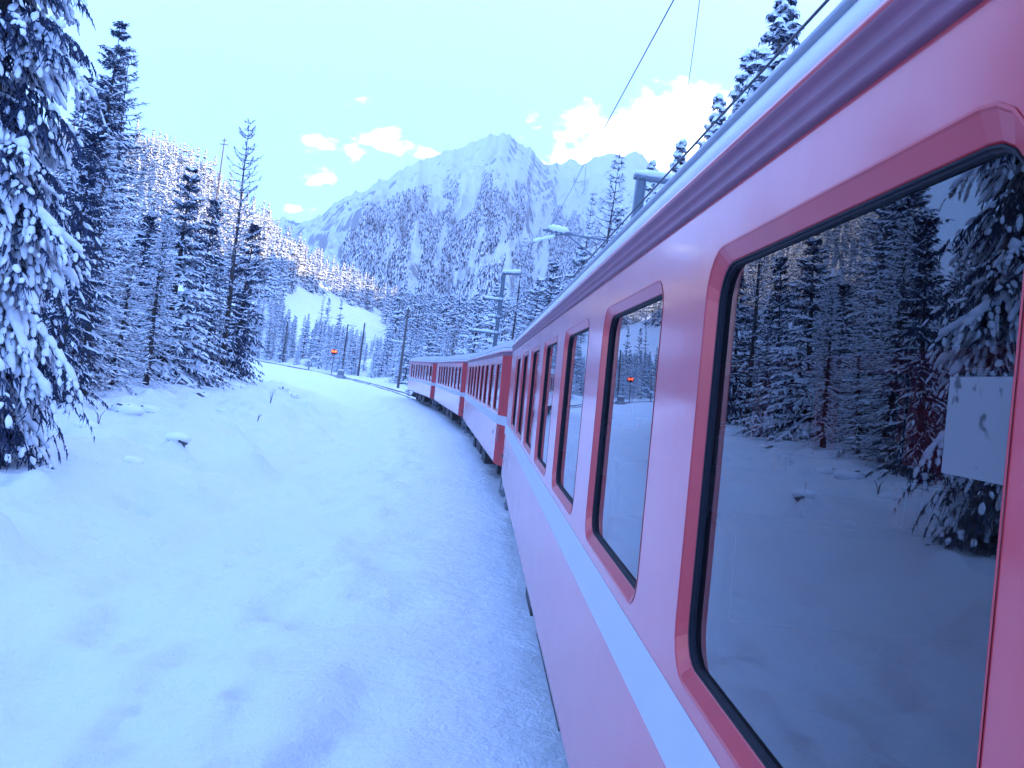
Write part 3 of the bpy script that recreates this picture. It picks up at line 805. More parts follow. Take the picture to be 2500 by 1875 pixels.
# culvert head wall where the stream passes below the track
cx_, cy2 = at(832, 912, 118)[:2]; cz = gz(cx_, cy2)
root = empty('culvert_wall', (cx_, cy2, cz), rad(25))
mb = MB(); mb.box(-.42, .42, -.2, .2, -.6, 1.0); mb.obj('wall', m_concrete, root)
mb = MB(); mb.box(-.6, -.2, -3.2, -.2, -.9, .45); mb.obj('wing_wall', m_concrete, root)
cap_along((-.4, 0, 1.0), (.4, 0, 1.0), .13, 4, root)
tag(root, 'grey concrete culvert wall with snow on top beside the far track', 'wall')
cx_, cy2 = at(754, 896, 142)[:2]; root = empty('marker_post', (cx_, cy2, gz(cx_, cy2)))
mb = MB(); mb.box(-.12, .12, -.1, .1, -.2, 1.6); mb.obj('post', m_concrete, root)
mb = MB(); mb.blob((0, 0, 1.62), .2, .18, .12, 2); mb.obj('snow_cap', m_snowtop, root, True)
tag(root, 'small grey marker post with snow cap beside the far track', 'post')

# ------------------------------------------------------------------ trees
def boats(P, D, L, W, H, droop, rs, sub=1):
    """snow pads: lens-shaped strips lying on axes P + D*L*u"""
    n = len(P); side = np.cross(D, [0, 0, 1.0]); side /= np.maximum(np.linalg.norm(side, axis=1, keepdims=True), 1e-6)
    Z = np.array([0, 0, 1.0])
    us = np.linspace(0, 1, 3 + 2 * (sub - 1)); V = []; m = len(us); ns = m - 2
    for k, u in enumerate(us):
        c = P + D * (L * u)[:, None] - Z * (droop * L * u * u)[:, None]
        if k in (0, m - 1): V.append(c[:, None, :]); continue
        sh = (math.sin(math.pi * u) ** .45) * rs.uniform(.7, 1.25, n); c = c + side * (W * rs.uniform(-.25, .25, n))[:, None]
        w = (W * sh)[:, None]; hh = (H * sh)[:, None]
        V.append(np.stack([c - side * w - Z * hh * .35, c - side * w * .55 + Z * hh * .75, c + Z * hh * 1.05 + side * w * .1, c + side * w * .6 + Z * hh * .65, c + side * w - Z * hh * .35], 1))
    V = np.concatenate(V, 1); per = V.shape[1]; T = []; q = 5
    a = 1
    for j in range(q - 1): T.append((0, a + j + 1, a + j))
    for s in range(ns - 1):
        b = a + s * q
        for j in range(q - 1): T += [(b + j, b + j + 1, b + q + j), (b + j + 1, b + q + j + 1, b + q + j)]
    b = a + (ns - 1) * q; e = b + q
    for j in range(q - 1): T.append((b + j, b + j + 1, e))
    T = np.array(T)
    return V.reshape(-1, 3), (T[None] + (np.arange(n) * per)[:, None, None]).reshape(-1, 3)
def fringe(P, D, L, droop, k, size, width, rs, hang=0.75):
    n = len(P); side = np.cross(D, [0, 0, 1.0]); side /= np.maximum(np.linalg.norm(side, axis=1, keepdims=True), 1e-6)
    Z = np.array([0, 0, 1.0]); V = []
    for j in range(k):
        u = (j + rs.uniform(.1, .9, n)) / k
        c = P + D * (L * u)[:, None] - Z * (droop * L * u * u)[:, None]
        s = rs.choice([-1, 1], n) * rs.uniform(.1, 1.0, n)
        d = side * s[:, None] + D * rs.uniform(.0, .9, n)[:, None] - Z * (hang * rs.uniform(.4, 1.3, n))[:, None]
        d /= np.linalg.norm(d, axis=1, keepdims=True)
        ln = (size * rs.uniform(.6, 1.25, n))[:, None]; ax = np.cross(d, rs.normal(size=(n, 3))); ax /= np.maximum(np.linalg.norm(ax, axis=1, keepdims=True), 1e-6)
        w = (width * rs.uniform(.6, 1.2, n))[:, None]
        V.append(np.stack([c - ax * w * .5, c + ax * w * .5, c + d * ln], 1))
    V = np.concatenate(V, 0)
    return V.reshape(-1, 3), np.arange(len(V) * 3).reshape(-1, 3)
def blobs(P, D, rx, ry, rz, rs, nu=8, nv=5, jit=.2):
    n = len(P); Z = np.array([0, 0, 1.0]); S = np.cross(D, Z); S /= np.maximum(np.linalg.norm(S, axis=1, keepdims=True), 1e-6); U = np.cross(S, D)
    V = []; kk = lambda: (1 + rs.uniform(-jit, jit, n))[:, None]
    V.append(P + U * rz[:, None] * kk())
    for j in range(1, nv):
        ph = math.pi * j / nv
        for i in range(nu):
            th = 2 * math.pi * i / nu; k = kk()
            V.append(P + D * (rx * math.sin(ph) * math.cos(th))[:, None] * k + S * (ry * math.sin(ph) * math.sin(th))[:, None] * k + U * (rz * math.cos(ph) * (1 if j < nv / 2 else .45))[:, None] * k)
    V.append(P - U * (rz * .4)[:, None]); V = np.stack(V, 1); L = V.shape[1] - 1; T = []
    for i in range(nu):
        i2 = (i + 1) % nu
        T += [(0, 1 + i, 1 + i2), (L, L - nu + i2, L - nu + i)]
        for j in range(nv - 2):
            a = 1 + j * nu; T += [(a + i, a + nu + i, a + nu + i2), (a + i, a + nu + i2, a + i2)]
    T = np.array(T)
    return V.reshape(-1, 3), (T[None] + (np.arange(n) * (L + 1))[:, None, None]).reshape(-1, 3)
def prisms(pts, r0, r1, n=3):
    """pts: (B, S, 3) polylines -> thin tubes"""
    B, S, _ = pts.shape; V = []
    tang = np.gradient(pts, axis=1); tang /= np.maximum(np.linalg.norm(tang, axis=2, keepdims=True), 1e-6)
    s = np.cross(tang, [0, 0, 1.0]); s /= np.maximum(np.linalg.norm(s, axis=2, keepdims=True), 1e-6); t = np.cross(s, tang)
    fr = np.linspace(0, 1, S)[None, :, None]
    r = r0[:, None, None] * (1 - fr) + r1[:, None, None] * fr
    for k in range(n):
        w = 2 * math.pi * k / n
        V.append(pts + r * (math.cos(w) * s + math.sin(w) * t))
    V = np.stack(V, 2); T = []
    for i in range(S - 1):
        for k in range(n):
            a, b = i * n + k, i * n + (k + 1) % n
            T += [(a, b, b + n), (a, b + n, a + n)]
    T = np.array(T)
    return V.reshape(-1, 3), (T[None] + (np.arange(B) * S * n)[:, None, None]).reshape(-1, 3)
def cat(parts):
    V = []; T = []; o = 0
    for v, t in parts: V.append(v); T.append(t + o); o += len(v)
    return np.concatenate(V), np.concatenate(T)
def trunk_mesh(H, r, rs, lean=0.0):
    z = np.linspace(-.6, H, 12); pts = np.zeros((1, 12, 3)); pts[0, :, 2] = z
    pts[0, :, 0] = np.cumsum(rs.uniform(-.03, .03, 12)) * H / 18; pts[0, :, 1] = np.cumsum(rs.uniform(-.03, .03, 12)) * H / 18
    V = []; n = 7
    for i in range(12):
        rr_ = r * max(0.03, (1 - max(z[i], 0) / H) ** .85) * (1.25 if z[i] < .2 else 1)
        for k in range(n): V.append((pts[0, i, 0] + rr_ * math.cos(6.283 * k / n), pts[0, i, 1] + rr_ * math.sin(6.283 * k / n), z[i]))
    T = []
    for i in range(11):
        for k in range(n): a, b = i * n + k, i * n + (k + 1) % n; T += [(a, b, b + n), (a, b + n, a + n)]
    return tri_mesh('trunk', V, T, [m_bark], smooth_=True)

def spruce(seed, H, R, levels, br, stn, fr=4, snow=0.8, pad=0.075, hang=.75, fine=1.0, power=.8, low=.03, boat_sub=1, droop_k=1.0, lumpy=False, e_off=0.0, e_var=1.4):
    rs = np.random.RandomState(seed); az = []; tt = []; LL = []
    for i in range(levels):
        t = low + (0.985 - low) * (i + rs.uniform(-.4, .4)) / (levels - 1); t = min(max(t, low * .7), .99)
        nb = max(3, int(round(br * (1 - .45 * t)))); ph = rs.uniform(0, 6.28); k = rs.uniform(.78, 1.15)
        for j in range(nb):
            az.append(ph + 6.283 * (j + rs.uniform(-.3, .3)) / nb); t = min(max(t + rs.uniform(-.5, .5) * .9 / levels, .005), .99); tt.append(t)
            LL.append((R * (1 - t) ** power * min(1, .55 + t * 4) * k * (rs.uniform(.72, 1.1) if lumpy else rs.choice([rs.uniform(.35, .7), rs.uniform(.75, 1.22), rs.uniform(.8, 1.1)]))) + .10)
    az = np.array(az); tt = np.array(tt); LL = np.array(LL); B = len(az)
    e0 = np.radians(e_off - 12 + 50 * tt ** 1.3 + rs.uniform(-6, 6, B) * e_var); dr = (.42 - .30 * tt) * rs.uniform(.7, 1.3, B) * droop_k
    hd = np.stack([np.cos(az), np.sin(az), 0 * az], 1); Z = np.array([0, 0, 1.0])
    base = np.stack([0 * az, 0 * az, tt * H], 1)
    def pos(u): return base + hd * (LL * u * np.cos(e0))[:, None] + Z * (LL * (np.sin(e0) * u - dr * u * u + .10 * u ** 3))[:, None]
    P = []; D = []; L = []; main = []
    for i in range(stn):
        u = .22 + .78 * i / (stn - 1) if stn > 1 else .5
        p = pos(u); tg = pos(u + .02) - pos(u - .02); tg /= np.linalg.norm(tg, axis=1, keepdims=True)
        sd = np.cross(tg, Z); sd /= np.maximum(np.linalg.norm(sd, axis=1, keepdims=True), 1e-6)
        for s in (-1, 1):
            an = np.radians(rs.uniform(38, 62, B))
            d = tg * np.cos(an)[:, None] + sd * (s * np.sin(an))[:, None] - Z * rs.uniform(.05, .35, B)[:, None]
            d /= np.linalg.norm(d, axis=1, keepdims=True)
            P.append(p); D.append(d); L.append(LL * (.46 * (1.12 - u)) * rs.uniform(.7, 1.25, B) + .07)
        if i == stn - 1: P.append(p); D.append(tg); L.append(LL * .16 + .08)
    P = np.concatenate(P); D = np.concatenate(D); L = np.concatenate(L)
    # inner foliage along the bough itself
    P2 = pos(.12); D2 = pos(1.0) - P2; L2 = np.linalg.norm(D2, axis=1); D2 /= L2[:, None]
    f1 = fringe(P, D, L, .35, fr, .17 * fine + L * .22, .055 * fine + L * .05, rs, hang)
    f2 = fringe(P2, D2, L2, .0, fr + 2, .16 * fine + L2 * .12, .07 * fine, rs, hang * 1.2)
    crown = cat([f1, f2])
    k = rs.uniform(size=len(P)) < snow; kk = rs.uniform(size=B) < snow * .95
    Zo = Z * .02
    s1 = boats(P[k] + Zo, D[k], L[k] * rs.uniform(.75, 1.08, k.sum()), pad * (.5 + L[k] * .55) * rs.uniform(.7, 1.4, k.sum()), pad * .62 * (.6 + .5 * L[k]) * rs.uniform(.6, 1.5, k.sum()), .35, rs, boat_sub)
    s2 = boats(P2[kk] + D2[kk] * (L2[kk] * .18)[:, None] + Z * .03, D2[kk], L2[kk] * .82, pad * (.7 + .35 * L2[kk]) * rs.uniform(.7, 1.3, kk.sum()), pad * .8 * rs.uniform(.7, 1.4, kk.sum()), -.02, rs, boat_sub)
    if lumpy:
        sp = []
        hv = (rs.uniform(size=B) < .34).astype(float)        # boughs that still carry their load, the others have shed it
        bq = np.tile(np.where(hv > 0, .95, .10), len(P) // B)
        for f in (.12, .45, .78, 1.0):
            m = rs.uniform(size=len(P)) < bq
            c = P[m] + D[m] * (L[m] * f)[:, None] - Z * (.55 * L[m] * f * f)[:, None] + rs.normal(size=(m.sum(), 3)) * .015
            w = pad * rs.uniform(.7, 1.15, m.sum()) * (.55 + 1.0 * L[m]) * (1.0 if f < .9 else .8)
            d = D[m] - Z * (.8 * f); d /= np.linalg.norm(d, axis=1, keepdims=True)
            sp.append(blobs(c + Z * (w * .35)[:, None], d, np.maximum(w * 1.15, L[m] * .26), w, w * rs.uniform(.5, .75, m.sum()), rs))
        for f in np.linspace(.25, 1.0, 8):
            m = rs.uniform(size=B) < np.where(hv > 0, 1, .22); c = pos(f)[m]; d = (pos(f + .05) - pos(f - .05))[m]; d /= np.linalg.norm(d, axis=1, keepdims=True)
            w = pad * rs.uniform(1.0, 1.7, m.sum()) * (.6 + .35 * LL[m]) * np.where(hv[m] > 0, 1, .6)
            sp.append(blobs(c + Z * (w * .35)[:, None], d, w * rs.uniform(1.2, 1.9, m.sum()), w, w * rs.uniform(.55, .8, m.sum()), rs))
        return crown, cat(sp)
    return crown, cat([s1, s2])
def larch(seed, H, R, levels, br, snow=.8, twigs=8, low=.12, power=.75, w=.022, sw=.05, tw=.35, upc=.42):
    rs = np.random.RandomState(seed); az = []; tt = []; LL = []
    for i in range(levels):
        t = low + (.99 - low) * (i + rs.uniform(-.45, .45)) / (levels - 1); t = min(max(t, low * .8), .99); ph = rs.uniform(0, 6.28)
        for j in range(br):
            az.append(ph + 6.283 * (j + rs.uniform(-.35, .35)) / br); tt.append(t)
            LL.append(R * (1 - t) ** power * min(1, .5 + 2.2 * t) * rs.uniform(.5, 1.12) + .12)
    az = np.array(az); tt = np.array(tt); LL = np.array(LL); B = len(az)
    e0 = np.radians(-22 + 55 * tt + rs.uniform(-9, 9, B)); hd = np.stack([np.cos(az), np.sin(az), 0 * az], 1); Z = np.array([0, 0, 1.0])
    base = np.stack([0 * az, 0 * az, tt * H], 1); S = 6; us = np.linspace(0, 1, S)
    wob = rs.uniform(-.05, .05, (B, S)) * us[None]
    pts = np.stack([base + hd * (LL * u * np.cos(e0))[:, None] + Z * (LL * (np.sin(e0) * u - .32 * u ** 1.6 + upc * u ** 3 + wob[:, i]))[:, None] + np.cross(hd, Z) * (LL * wob[:, i] * 1.5)[:, None] for i, u in enumerate(us)], 1)
    parts = [prisms(pts, w * (.5 + LL * .35), w * .25 * np.ones(B))]
    sp = []
    for k in range(twigs):
        f = rs.uniform(.2, .98, B) * (S - 1); i0 = np.minimum(f.astype(int), S - 2); fr_ = f - i0
        p = pts[np.arange(B), i0] * (1 - fr_)[:, None] + pts[np.arange(B), i0 + 1] * fr_[:, None]
        d = hd * rs.uniform(.2, 1, B)[:, None] + np.cross(hd, Z) * rs.uniform(-1, 1, B)[:, None] + Z * rs.uniform(-.7, .35, B)[:, None]
        d /= np.linalg.norm(d, axis=1, keepdims=True); ln = tw * (.4 + .35 * LL) * rs.uniform(.5, 1.2, B)
        ax = np.cross(d, rs.normal(size=(B, 3))); ax /= np.linalg.norm(ax, axis=1, keepdims=True); ww = w * .45
        parts.append((np.stack([p - ax * ww, p + ax * ww, p + d * ln[:, None]], 1).reshape(-1, 3), np.arange(B * 3).reshape(-1, 3)))
        m = rs.uniform(size=B) < snow * .6
        if m.any(): sp.append(boats(p[m] + Z * .012, d[m], ln[m] * .8, np.full(m.sum(), sw * .5), np.full(m.sum(), sw * .45), .0, rs))
    for i in range(1, S - 1):
        m = rs.uniform(size=B) < snow
        d = pts[m, i + 1] - pts[m, i]; l = np.linalg.norm(d, axis=1); d /= l[:, None]
        sp.append(boats(pts[m, i] - d * (l * .1)[:, None] + Z * .012, d, l * 1.2, sw * rs.uniform(.6, 1.3, m.sum()), sw * .9 * rs.uniform(.6, 1.3, m.sum()), .0, rs))
    return cat(parts), cat(sp)

def tree_proto(name, kind, seed, H, R, tr, **kw):
    c, s = (spruce if kind == 's' else larch)(seed, H, R, **kw)
    cm_ = tri_mesh('crown', c[0], c[1], [m_needle if kind == 's' else m_twig]); sm2 = tri_mesh('snow_cover', s[0], s[1], [m_treesnow], smooth_=True)
    return dict(name=name, H=H, R=R, trunk=trunk_mesh(H * .98, tr, np.random.RandomState(seed + 1)), crown=cm_, snow=sm2)
PROTO = {
    'hero': tree_proto('spruce_tree', 's', 1, 19.5, 2.5, .26, levels=76, br=8, stn=7, fr=10, snow=.55, pad=.080, hang=1.0, fine=.55, boat_sub=2, power=.72, low=.02, droop_k=1.45, lumpy=True),
    'near1': tree_proto('spruce_tree', 's', 2, 14, 1.9, .17, levels=52, br=7, stn=5, fr=5, snow=.78, pad=.07, fine=.6, power=.75),
    'near2': tree_proto('spruce_tree', 's', 3, 11, 2.2, .17, levels=40, br=7, stn=5, fr=5, snow=.9, pad=.085, fine=.65),
    'dark': tree_proto('spruce_tree', 's', 4, 10, 1.6, .14, levels=36, br=7, stn=4, fr=6, snow=.42, pad=.06, fine=.8, power=.6),
    'laden': tree_proto('spruce_tree', 's', 5, 11, 2.1, .16, levels=36, br=8, stn=4, fr=2, snow=1.0, pad=.15, fine=.8, power=.8),
    'laden2': tree_proto('spruce_tree', 's', 6, 13, 1.9, .16, levels=42, br=7, stn=4, fr=3, snow=.95, pad=.13, fine=.8, power=.75),
    'larch_near': tree_proto('larch_tree', 'l', 7, 15.5, 2.4, .16, levels=34, br=4, snow=.8, twigs=14, low=.26, w=.03, sw=.045, upc=.60, tw=.26, power=.58),
    'larch_dense': tree_proto('larch_tree', 'l', 8, 12, 2.3, .16, levels=64, br=5, snow=.97, twigs=12, low=.06, w=.024, sw=.062, upc=.25),
    'larch': tree_proto('larch_tree', 'l', 9, 14, 2.2, .15, levels=40, br=4, snow=.75, twigs=12, low=.08, w=.03, sw=.06, tw=.5),
    'frost': tree_proto('spruce_tree', 's', 15, 12, 2.2, .16, levels=50, br=8, stn=5, fr=2, snow=1.0, pad=.15, fine=.75, power=.85, boat_sub=2, hang=.8, droop_k=1.8, e_off=-14, e_var=3.2),
    'mid1': tree_proto('spruce_tree', 's', 10, 12, 2.0, .15, levels=22, br=6, stn=3, fr=3, snow=.95, pad=.19, fine=1.3),
    'mid2': tree_proto('spruce_tree', 's', 11, 13, 1.8, .15, levels=24, br=6, stn=3, fr=3, snow=.85, pad=.18, fine=1.3, power=.7),
    'far1': tree_proto('spruce_tree', 's', 12, 13, 2.3, .18, levels=13, br=7, stn=2, fr=2, snow=1.0, pad=.36, fine=2.4),
    'far2': tree_proto('spruce_tree', 's', 13, 14, 2.0, .18, levels=14, br=6, stn=2, fr=2, snow=.95, pad=.34, fine=2.4, power=.7),
    'farl': tree_proto('larch_tree', 'l', 14, 13, 2.1, .16, levels=20, br=4, snow=.4, twigs=6, low=.12, w=.06, sw=.10, tw=.7),
}
def put_tree(kind, x, y, H, label, group=None, R=None, rz=None, lean=0.0, cat_='tree', dz=0.0):
    p = PROTO[kind]; s = H / p['H']; sr = s if R is None else R / p['R']
    root = empty(p['name'], (x, y, gz(x, y) - .05 + dz), rnd.uniform(0, 6.28) if rz is None else rz)
    root.scale = (sr, sr, s); root.rotation_euler = (rnd.uniform(-.03, .03), rnd.uniform(-.03, .03), root.rotation_euler[2])
    link('trunk', p['trunk'], root); link('crown', p['crown'], root); tag(link('snow_cover', p['snow'], root), kind='stuff')
    return tag(root, label, cat_, group)
def tree_px(kind, base, tip, depth, label, group=None, R=None, rz=None):
    b = at(*base, depth); t = at(*tip, depth); x = (b[0] + t[0]) / 2; z0 = gz(x, depth)
    return put_tree(kind, x, depth, t[2] - z0, label, group, R, rz)

def size_word(H): return 'short' if H < 6.5 else ('tall' if H > 10.5 else 'mid-height')
def band(px, edges, words): return words[int(np.searchsorted(edges, px))]
# trees at the left forest edge
put_tree('hero', at(-110, 1120, 15)[0], 15.0, 19.5, 'biggest spruce at left frame edge with heavy drooping snow-loaded boughs', R=1.85, rz=.5)
tree_px('near1', (165, 1005), (277, 45), 30, 'tall pointed spruce just right of the biggest edge spruce, against the sky', R=2.1)
tree_px('larch_dense', (190, 1000), (290, 330), 27, 'layered snow-lined larch low in front of the tall pointed spruce', R=2.0)
tree_px('larch', (215, 985), (352, 118), 36, 'faint bare larch peeping from behind the tall pointed spruce', R=2.5)
tree_px('near2', (390, 965), (455, 405), 38, 'broad layered spruce with snow clump, in the middle of the left grove', R=2.6)
tree_px('larch_dense', (350, 975), (415, 520), 34, 'snow-lined low larch leaning beside the broad layered spruce', R=1.7)
tree_px('dark', (310, 985), (366, 518), 40, 'narrow dark spruce left of the broad layered spruce', R=1.5)
tree_px('dark', (450, 955), (515, 478), 50, 'narrow dark spruce right of the broad layered spruce', R=1.7)
tree_px('larch_near', (540, 952), (622, 299), 46, 'slender bare larch with upcurved twigs standing alone against the sky', R=2.6)
tree_px('dark', (575, 938), (603, 540), 52, 'dark green spruce with little snow at the right end of the grove', R=1.75)
tree_px('near2', (490, 955), (540, 640), 45, 'shorter snowy spruce in front of the slender bare larch', R=1.6)
tree_px('larch_dense', (255, 1000), (330, 600), 30, 'snow-lined scrubby larch between the tall and broad spruces', R=1.5)
for (x_, y_, h_, w_) in ((-28, 60, 19.5, 'leftmost'), (-25, 55, 17.5, 'middle one'), (-31, 63, 20.5, 'rearmost')):
    put_tree('near1', x_, y_, h_, 'old tall spruce deep behind the tall pointed one, %s of three' % w_, 'trees inside the left grove', R=3.0)
# undergrowth inside the grove, kept under the grove's outline
SKYL = ([-400, 0, 130, 200, 260, 330, 400, 450, 520, 600, 640, 700], [-600, -300, 100, 250, 330, 500, 505, 470, 520, 580, 660, 760])
cnt = 0; tries = 0
while cnt < 62 and tries < 4000:
    tries += 1
    y = rnd.uniform(19, 100); q = -rnd.uniform(11.5 if y < 40 else 15, 46)
    x = CX + math.sqrt((TR + q) ** 2 - (y - CY) ** 2)
    H = rnd.uniform(5, 12); k = rnd.choice(['near1', 'near2', 'dark', 'dark', 'mid2', 'larch_dense', 'larch', 'laden2'])
    px, py = pix([(x, y, gz(x, y) + H), (x, y, 0)])
    if px[1] < -450 or px[0] > 640 or px[1] > 585 or py[0] < np.interp(px[0], *SKYL): continue
    lb = {'l': 'thin frosted larch', 'd': 'dark spruce', 'n': 'snowy spruce', 'm': 'snowy spruce', 'f': 'snowy spruce'}[k[0] if k[:2] != 'la' or k[:5] == 'larch' else 'n']
    dw = 'at the front' if y < 38 else ('midway in' if y < 60 else 'deep')
    put_tree(k, x, y, H, '%s %s %s of the left grove, %s' % (size_word(H), lb, dw, band(px[1], [200, 300, 400, 480, 560], ['behind the biggest spruce', 'behind the tall pointed spruce', 'beside the low layered larch', 'by the broad layered spruce', 'left of the slender bare larch', 'by the dark end spruce'])), 'trees inside the left grove')
    cnt += 1

# trees behind the train
BT = [('laden', (1172, 729), 74, 2.2, 'plump snow-laden spruce left of the mast with four arms'), ('laden', (1234, 738), 63, 1.5, 'slim snow-laden spruce right of the mast with four arms'),
      ('laden2', (1311, 676), 54, 2.2, 'wide snow-laden spruce rising above the far end of the near coach'), ('laden', (1136, 780), 82, 1.3, 'small snow-laden spruce behind the second coach roof'),
      ('mid1', (1052, 812), 92, 2.4, 'dark-bottomed spruce behind the roof of the third coach'), ('laden2', (1362, 640), 48, 2.0, 'snow-laden spruce beneath the cantilever bracket'),
      ('laden', (1418, 600), 43, 2.3, 'thick snow-laden spruce right of the cantilever bracket'), ('frost', (1938, -40), 22, 2.7, 'tall snowy spruce by the top edge above the roof'),
      ('frost', (1833, 124), 27, 2.4, 'snowy spruce second from the top edge along the roof line'), ('frost', (1763, 240), 31, 2.3, 'snowy spruce third from the top edge along the roof line'),
      ('frost', (1672, 335), 37, 2.2, 'snowy spruce fourth from the top edge along the roof line'), ('frost', (1605, 392), 43, 2.0, 'snowy spruce directly right of the thick steel mast'),
      ('larch', (1503, 375), 47, 2.6, 'bare frosted larch left of the thick steel mast before the mountain'), ('larch', (1450, 470), 58, 2.2, 'thin bare larch with feathery crown left of the mast, lower down'),
      ('frost', (1500, 500), 52, 2.4, 'bushy snowy spruce right behind the thick steel mast foot'), ('larch', (1285, 580), 80, 2.2, 'bare brownish larch above the mast with four arms')]
for (k, tip, d, R, lab) in BT:
    t = at(*tip, d); put_tree(k, t[0], d, t[2] - gz(t[0], d), lab, R=R)
SKYR = ([950, 1000, 1050, 1100, 1200, 1300, 1400, 1500, 1600, 1700, 1800, 1900, 2000, 2200], [830, 790, 745, 690, 640, 560, 500, 440, 420, 350, 230, 120, -50, -250])
cnt = 0; tries = 0
while cnt < 110 and tries < 8000:
    tries += 1
    y = rnd.uniform(24, 210); x = rnd.uniform(-14, 75)
    q = lat(np.array(x), np.array(y))
    if q < 7.5: continue
    H = rnd.uniform(7, 15); px, py = pix([(x, y, gz(x, y) + H), (x, y, gz(x, y) + H * .3)])
    if px[0] < 985 or px[0] > 2250 or py[0] < np.interp(px[0], *SKYR): continue
    if y < 75: k = rnd.choice(['laden', 'laden2', 'near2', 'larch', 'larch'])
    else: k = rnd.choice(['mid1', 'mid2', 'larch', 'larch', 'larch', 'laden'])
    lb = k[:5] == 'larch'
    dw = 'near' if y < 50 else ('halfway' if y < 100 else 'far')
    put_tree(k, x, y, H, '%s %s %s along the slope behind the train, %s' % (size_word(H), 'bare brownish larch' if lb else 'snow-laden spruce', dw, band(px[1], [1060, 1150, 1250, 1350, 1480, 1620], ['above the farthest coaches', 'left of the four-armed mast', 'by the four-armed mast', 'left of the cantilever bracket', 'under the cantilever bracket', 'left of the thick mast', 'right of the thick mast'])), 'trees on the slope behind the train')
    cnt += 1
# belt of frosted trees on the far side of the curve
cnt = 0; tries = 0
while cnt < 150 and tries < 9000:
    tries += 1
    s = rnd.uniform(100, 250); q = 6.5 + 55 * rnd.random() ** 1.6
    x, y = track(s, q); px, py = pix([(x, y, gz(x, y) + 0), (x, y, gz(x, y) + 10)])
    if px[0] < 560 or px[0] > 1080: continue
    if abs(py[0] - (735 + (px[0] - 739) * .31)) < 16 and 712 < px[0] < 935: continue
    H = rnd.uniform(7, 12) * (1 if q > 15 else .55 if cnt % 2 else .85)
    tpx, tpy = pix([(x, y, gz(x, y) + H)])
    if tpy[0] < np.interp(tpx[0], [560, 640, 690, 700, 940, 950, 1080], [640, 660, 705, 762, 828, 770, 790]): continue
    k = rnd.choice(['larch_dense', 'mid1', 'mid1', 'mid2', 'laden', 'laden2', 'laden'])
    lb = k[:5] == 'larch'
    dw = 'close beside the far curve' if q < 18 else ('a little beyond the far curve' if q < 35 else 'well beyond the far curve')
    put_tree(k, x, y, H, '%s %s %s, %s' % (size_word(H), 'feathery larch' if lb else 'snowy spruce', dw, band(px[1], [690, 780, 820, 845, 880, 985], ['left of the leftmost pole', 'right of the leftmost pole', 'by the red signal', 'right of the signal', 'by the short bracket pole', 'left of the farthest coach', 'above the farthest coach'])), 'trees beyond the far curve')
    cnt += 1

# low trees that fill the ground between the far curve and the open snowfield above it
cnt = 0; tries = 0
while cnt < 60 and tries < 6000:
    tries += 1
    s_ = rnd.uniform(105, 235); q = 6.5 + 62 * rnd.random()
    x, y = track(s_, q); z = gz(x, y); px, py = pix([(x, y, z)])
    if not 690 < px[0] < 955: continue
    top = 735 + (px[0] - 739) * .31 + rnd.uniform(26, 62)
    H = (py[0] - top) / FOC * y
    if not 3.0 < H < 11: continue
    k = rnd.choice(['mid1', 'mid2', 'laden', 'larch_dense', 'laden2']); lb = k[:5] == 'larch'
    dw = 'close beside the far curve' if q < 18 else ('a little beyond the far curve' if q < 35 else 'just below the open snowfield')
    put_tree(k, x, y, H, '%s %s %s, %s' % (size_word(H), 'feathery larch' if lb else 'snowy spruce', dw, band(px[0], [690, 780, 820, 845, 880, 985], ['left of the leftmost pole', 'right of the leftmost pole', 'by the red signal', 'right of the signal', 'by the short bracket pole', 'left of the farthest coach', 'above the farthest coach'])), 'trees beyond the far curve')
    cnt += 1

# woods farther off, too many to count
def stuff(name, pts, scl, rot, src, label):
    me = bpy.data.meshes.new(name); me.vertices.add(len(pts)); me.vertices.foreach_set('co', np.asarray(pts, np.float32).ravel())
    for k, v in (('scl', scl), ('rot', rot)):
        a = me.attributes.new(k, 'FLOAT', 'POINT'); a.data.foreach_set('value', np.asarray(v, np.float32))
    o = link(name, me); tag(o, label, 'forest', kind='stuff')
    ng = bpy.data.node_groups.new(name, 'GeometryNodeTree')
    ng.interface.new_socket('Geometry', in_out='INPUT', socket_type='NodeSocketGeometry'); ng.interface.new_socket('Geometry', in_out='OUTPUT', socket_type='NodeSocketGeometry')
    gi = ng.nodes.new('NodeGroupInput'); go = ng.nodes.new('NodeGroupOutput'); jn = ng.nodes.new('GeometryNodeJoinGeometry')
    for so in src:
        oi = ng.nodes.new('GeometryNodeObjectInfo'); oi.inputs['Object'].default_value = so; oi.transform_space = 'ORIGINAL'; ng.links.new(oi.outputs['Geometry'], jn.inputs[0])
    gtoi = ng.nodes.new('GeometryNodeGeometryToInstance'); ng.links.new(jn.outputs[0], gtoi.inputs[0])
    ip = ng.nodes.new('GeometryNodeInstanceOnPoints'); ng.links.new(gi.outputs[0], ip.inputs['Points']); ng.links.new(gtoi.outputs[0], ip.inputs['Instance'])
    na = ng.nodes.new('GeometryNodeInputNamedAttribute'); na.data_type = 'FLOAT'; na.inputs[0].default_value = 'scl'; ng.links.new(na.outputs[0], ip.inputs['Scale'])
    nr = ng.nodes.new('GeometryNodeInputNamedAttribute'); nr.data_type = 'FLOAT'; nr.inputs[0].default_value = 'rot'
    cx3 = ng.nodes.new('ShaderNodeCombineXYZ'); ng.links.new(nr.outputs[0], cx3.inputs[2])
    er = ng.nodes.new('FunctionNodeEulerToRotation'); ng.links.new(cx3.outputs[0], er.inputs[0]); ng.links.new(er.outputs[0], ip.inputs['Rotation'])
    ng.links.new(ip.outputs[0], go.inputs[0])
    md = o.modifiers.new('trees', 'NODES'); md.node_group = ng
    return o
rs = np.random.RandomState(99)
pts = {k: [] for k in ('far1', 'far2', 'farl')}
n_ok = 0
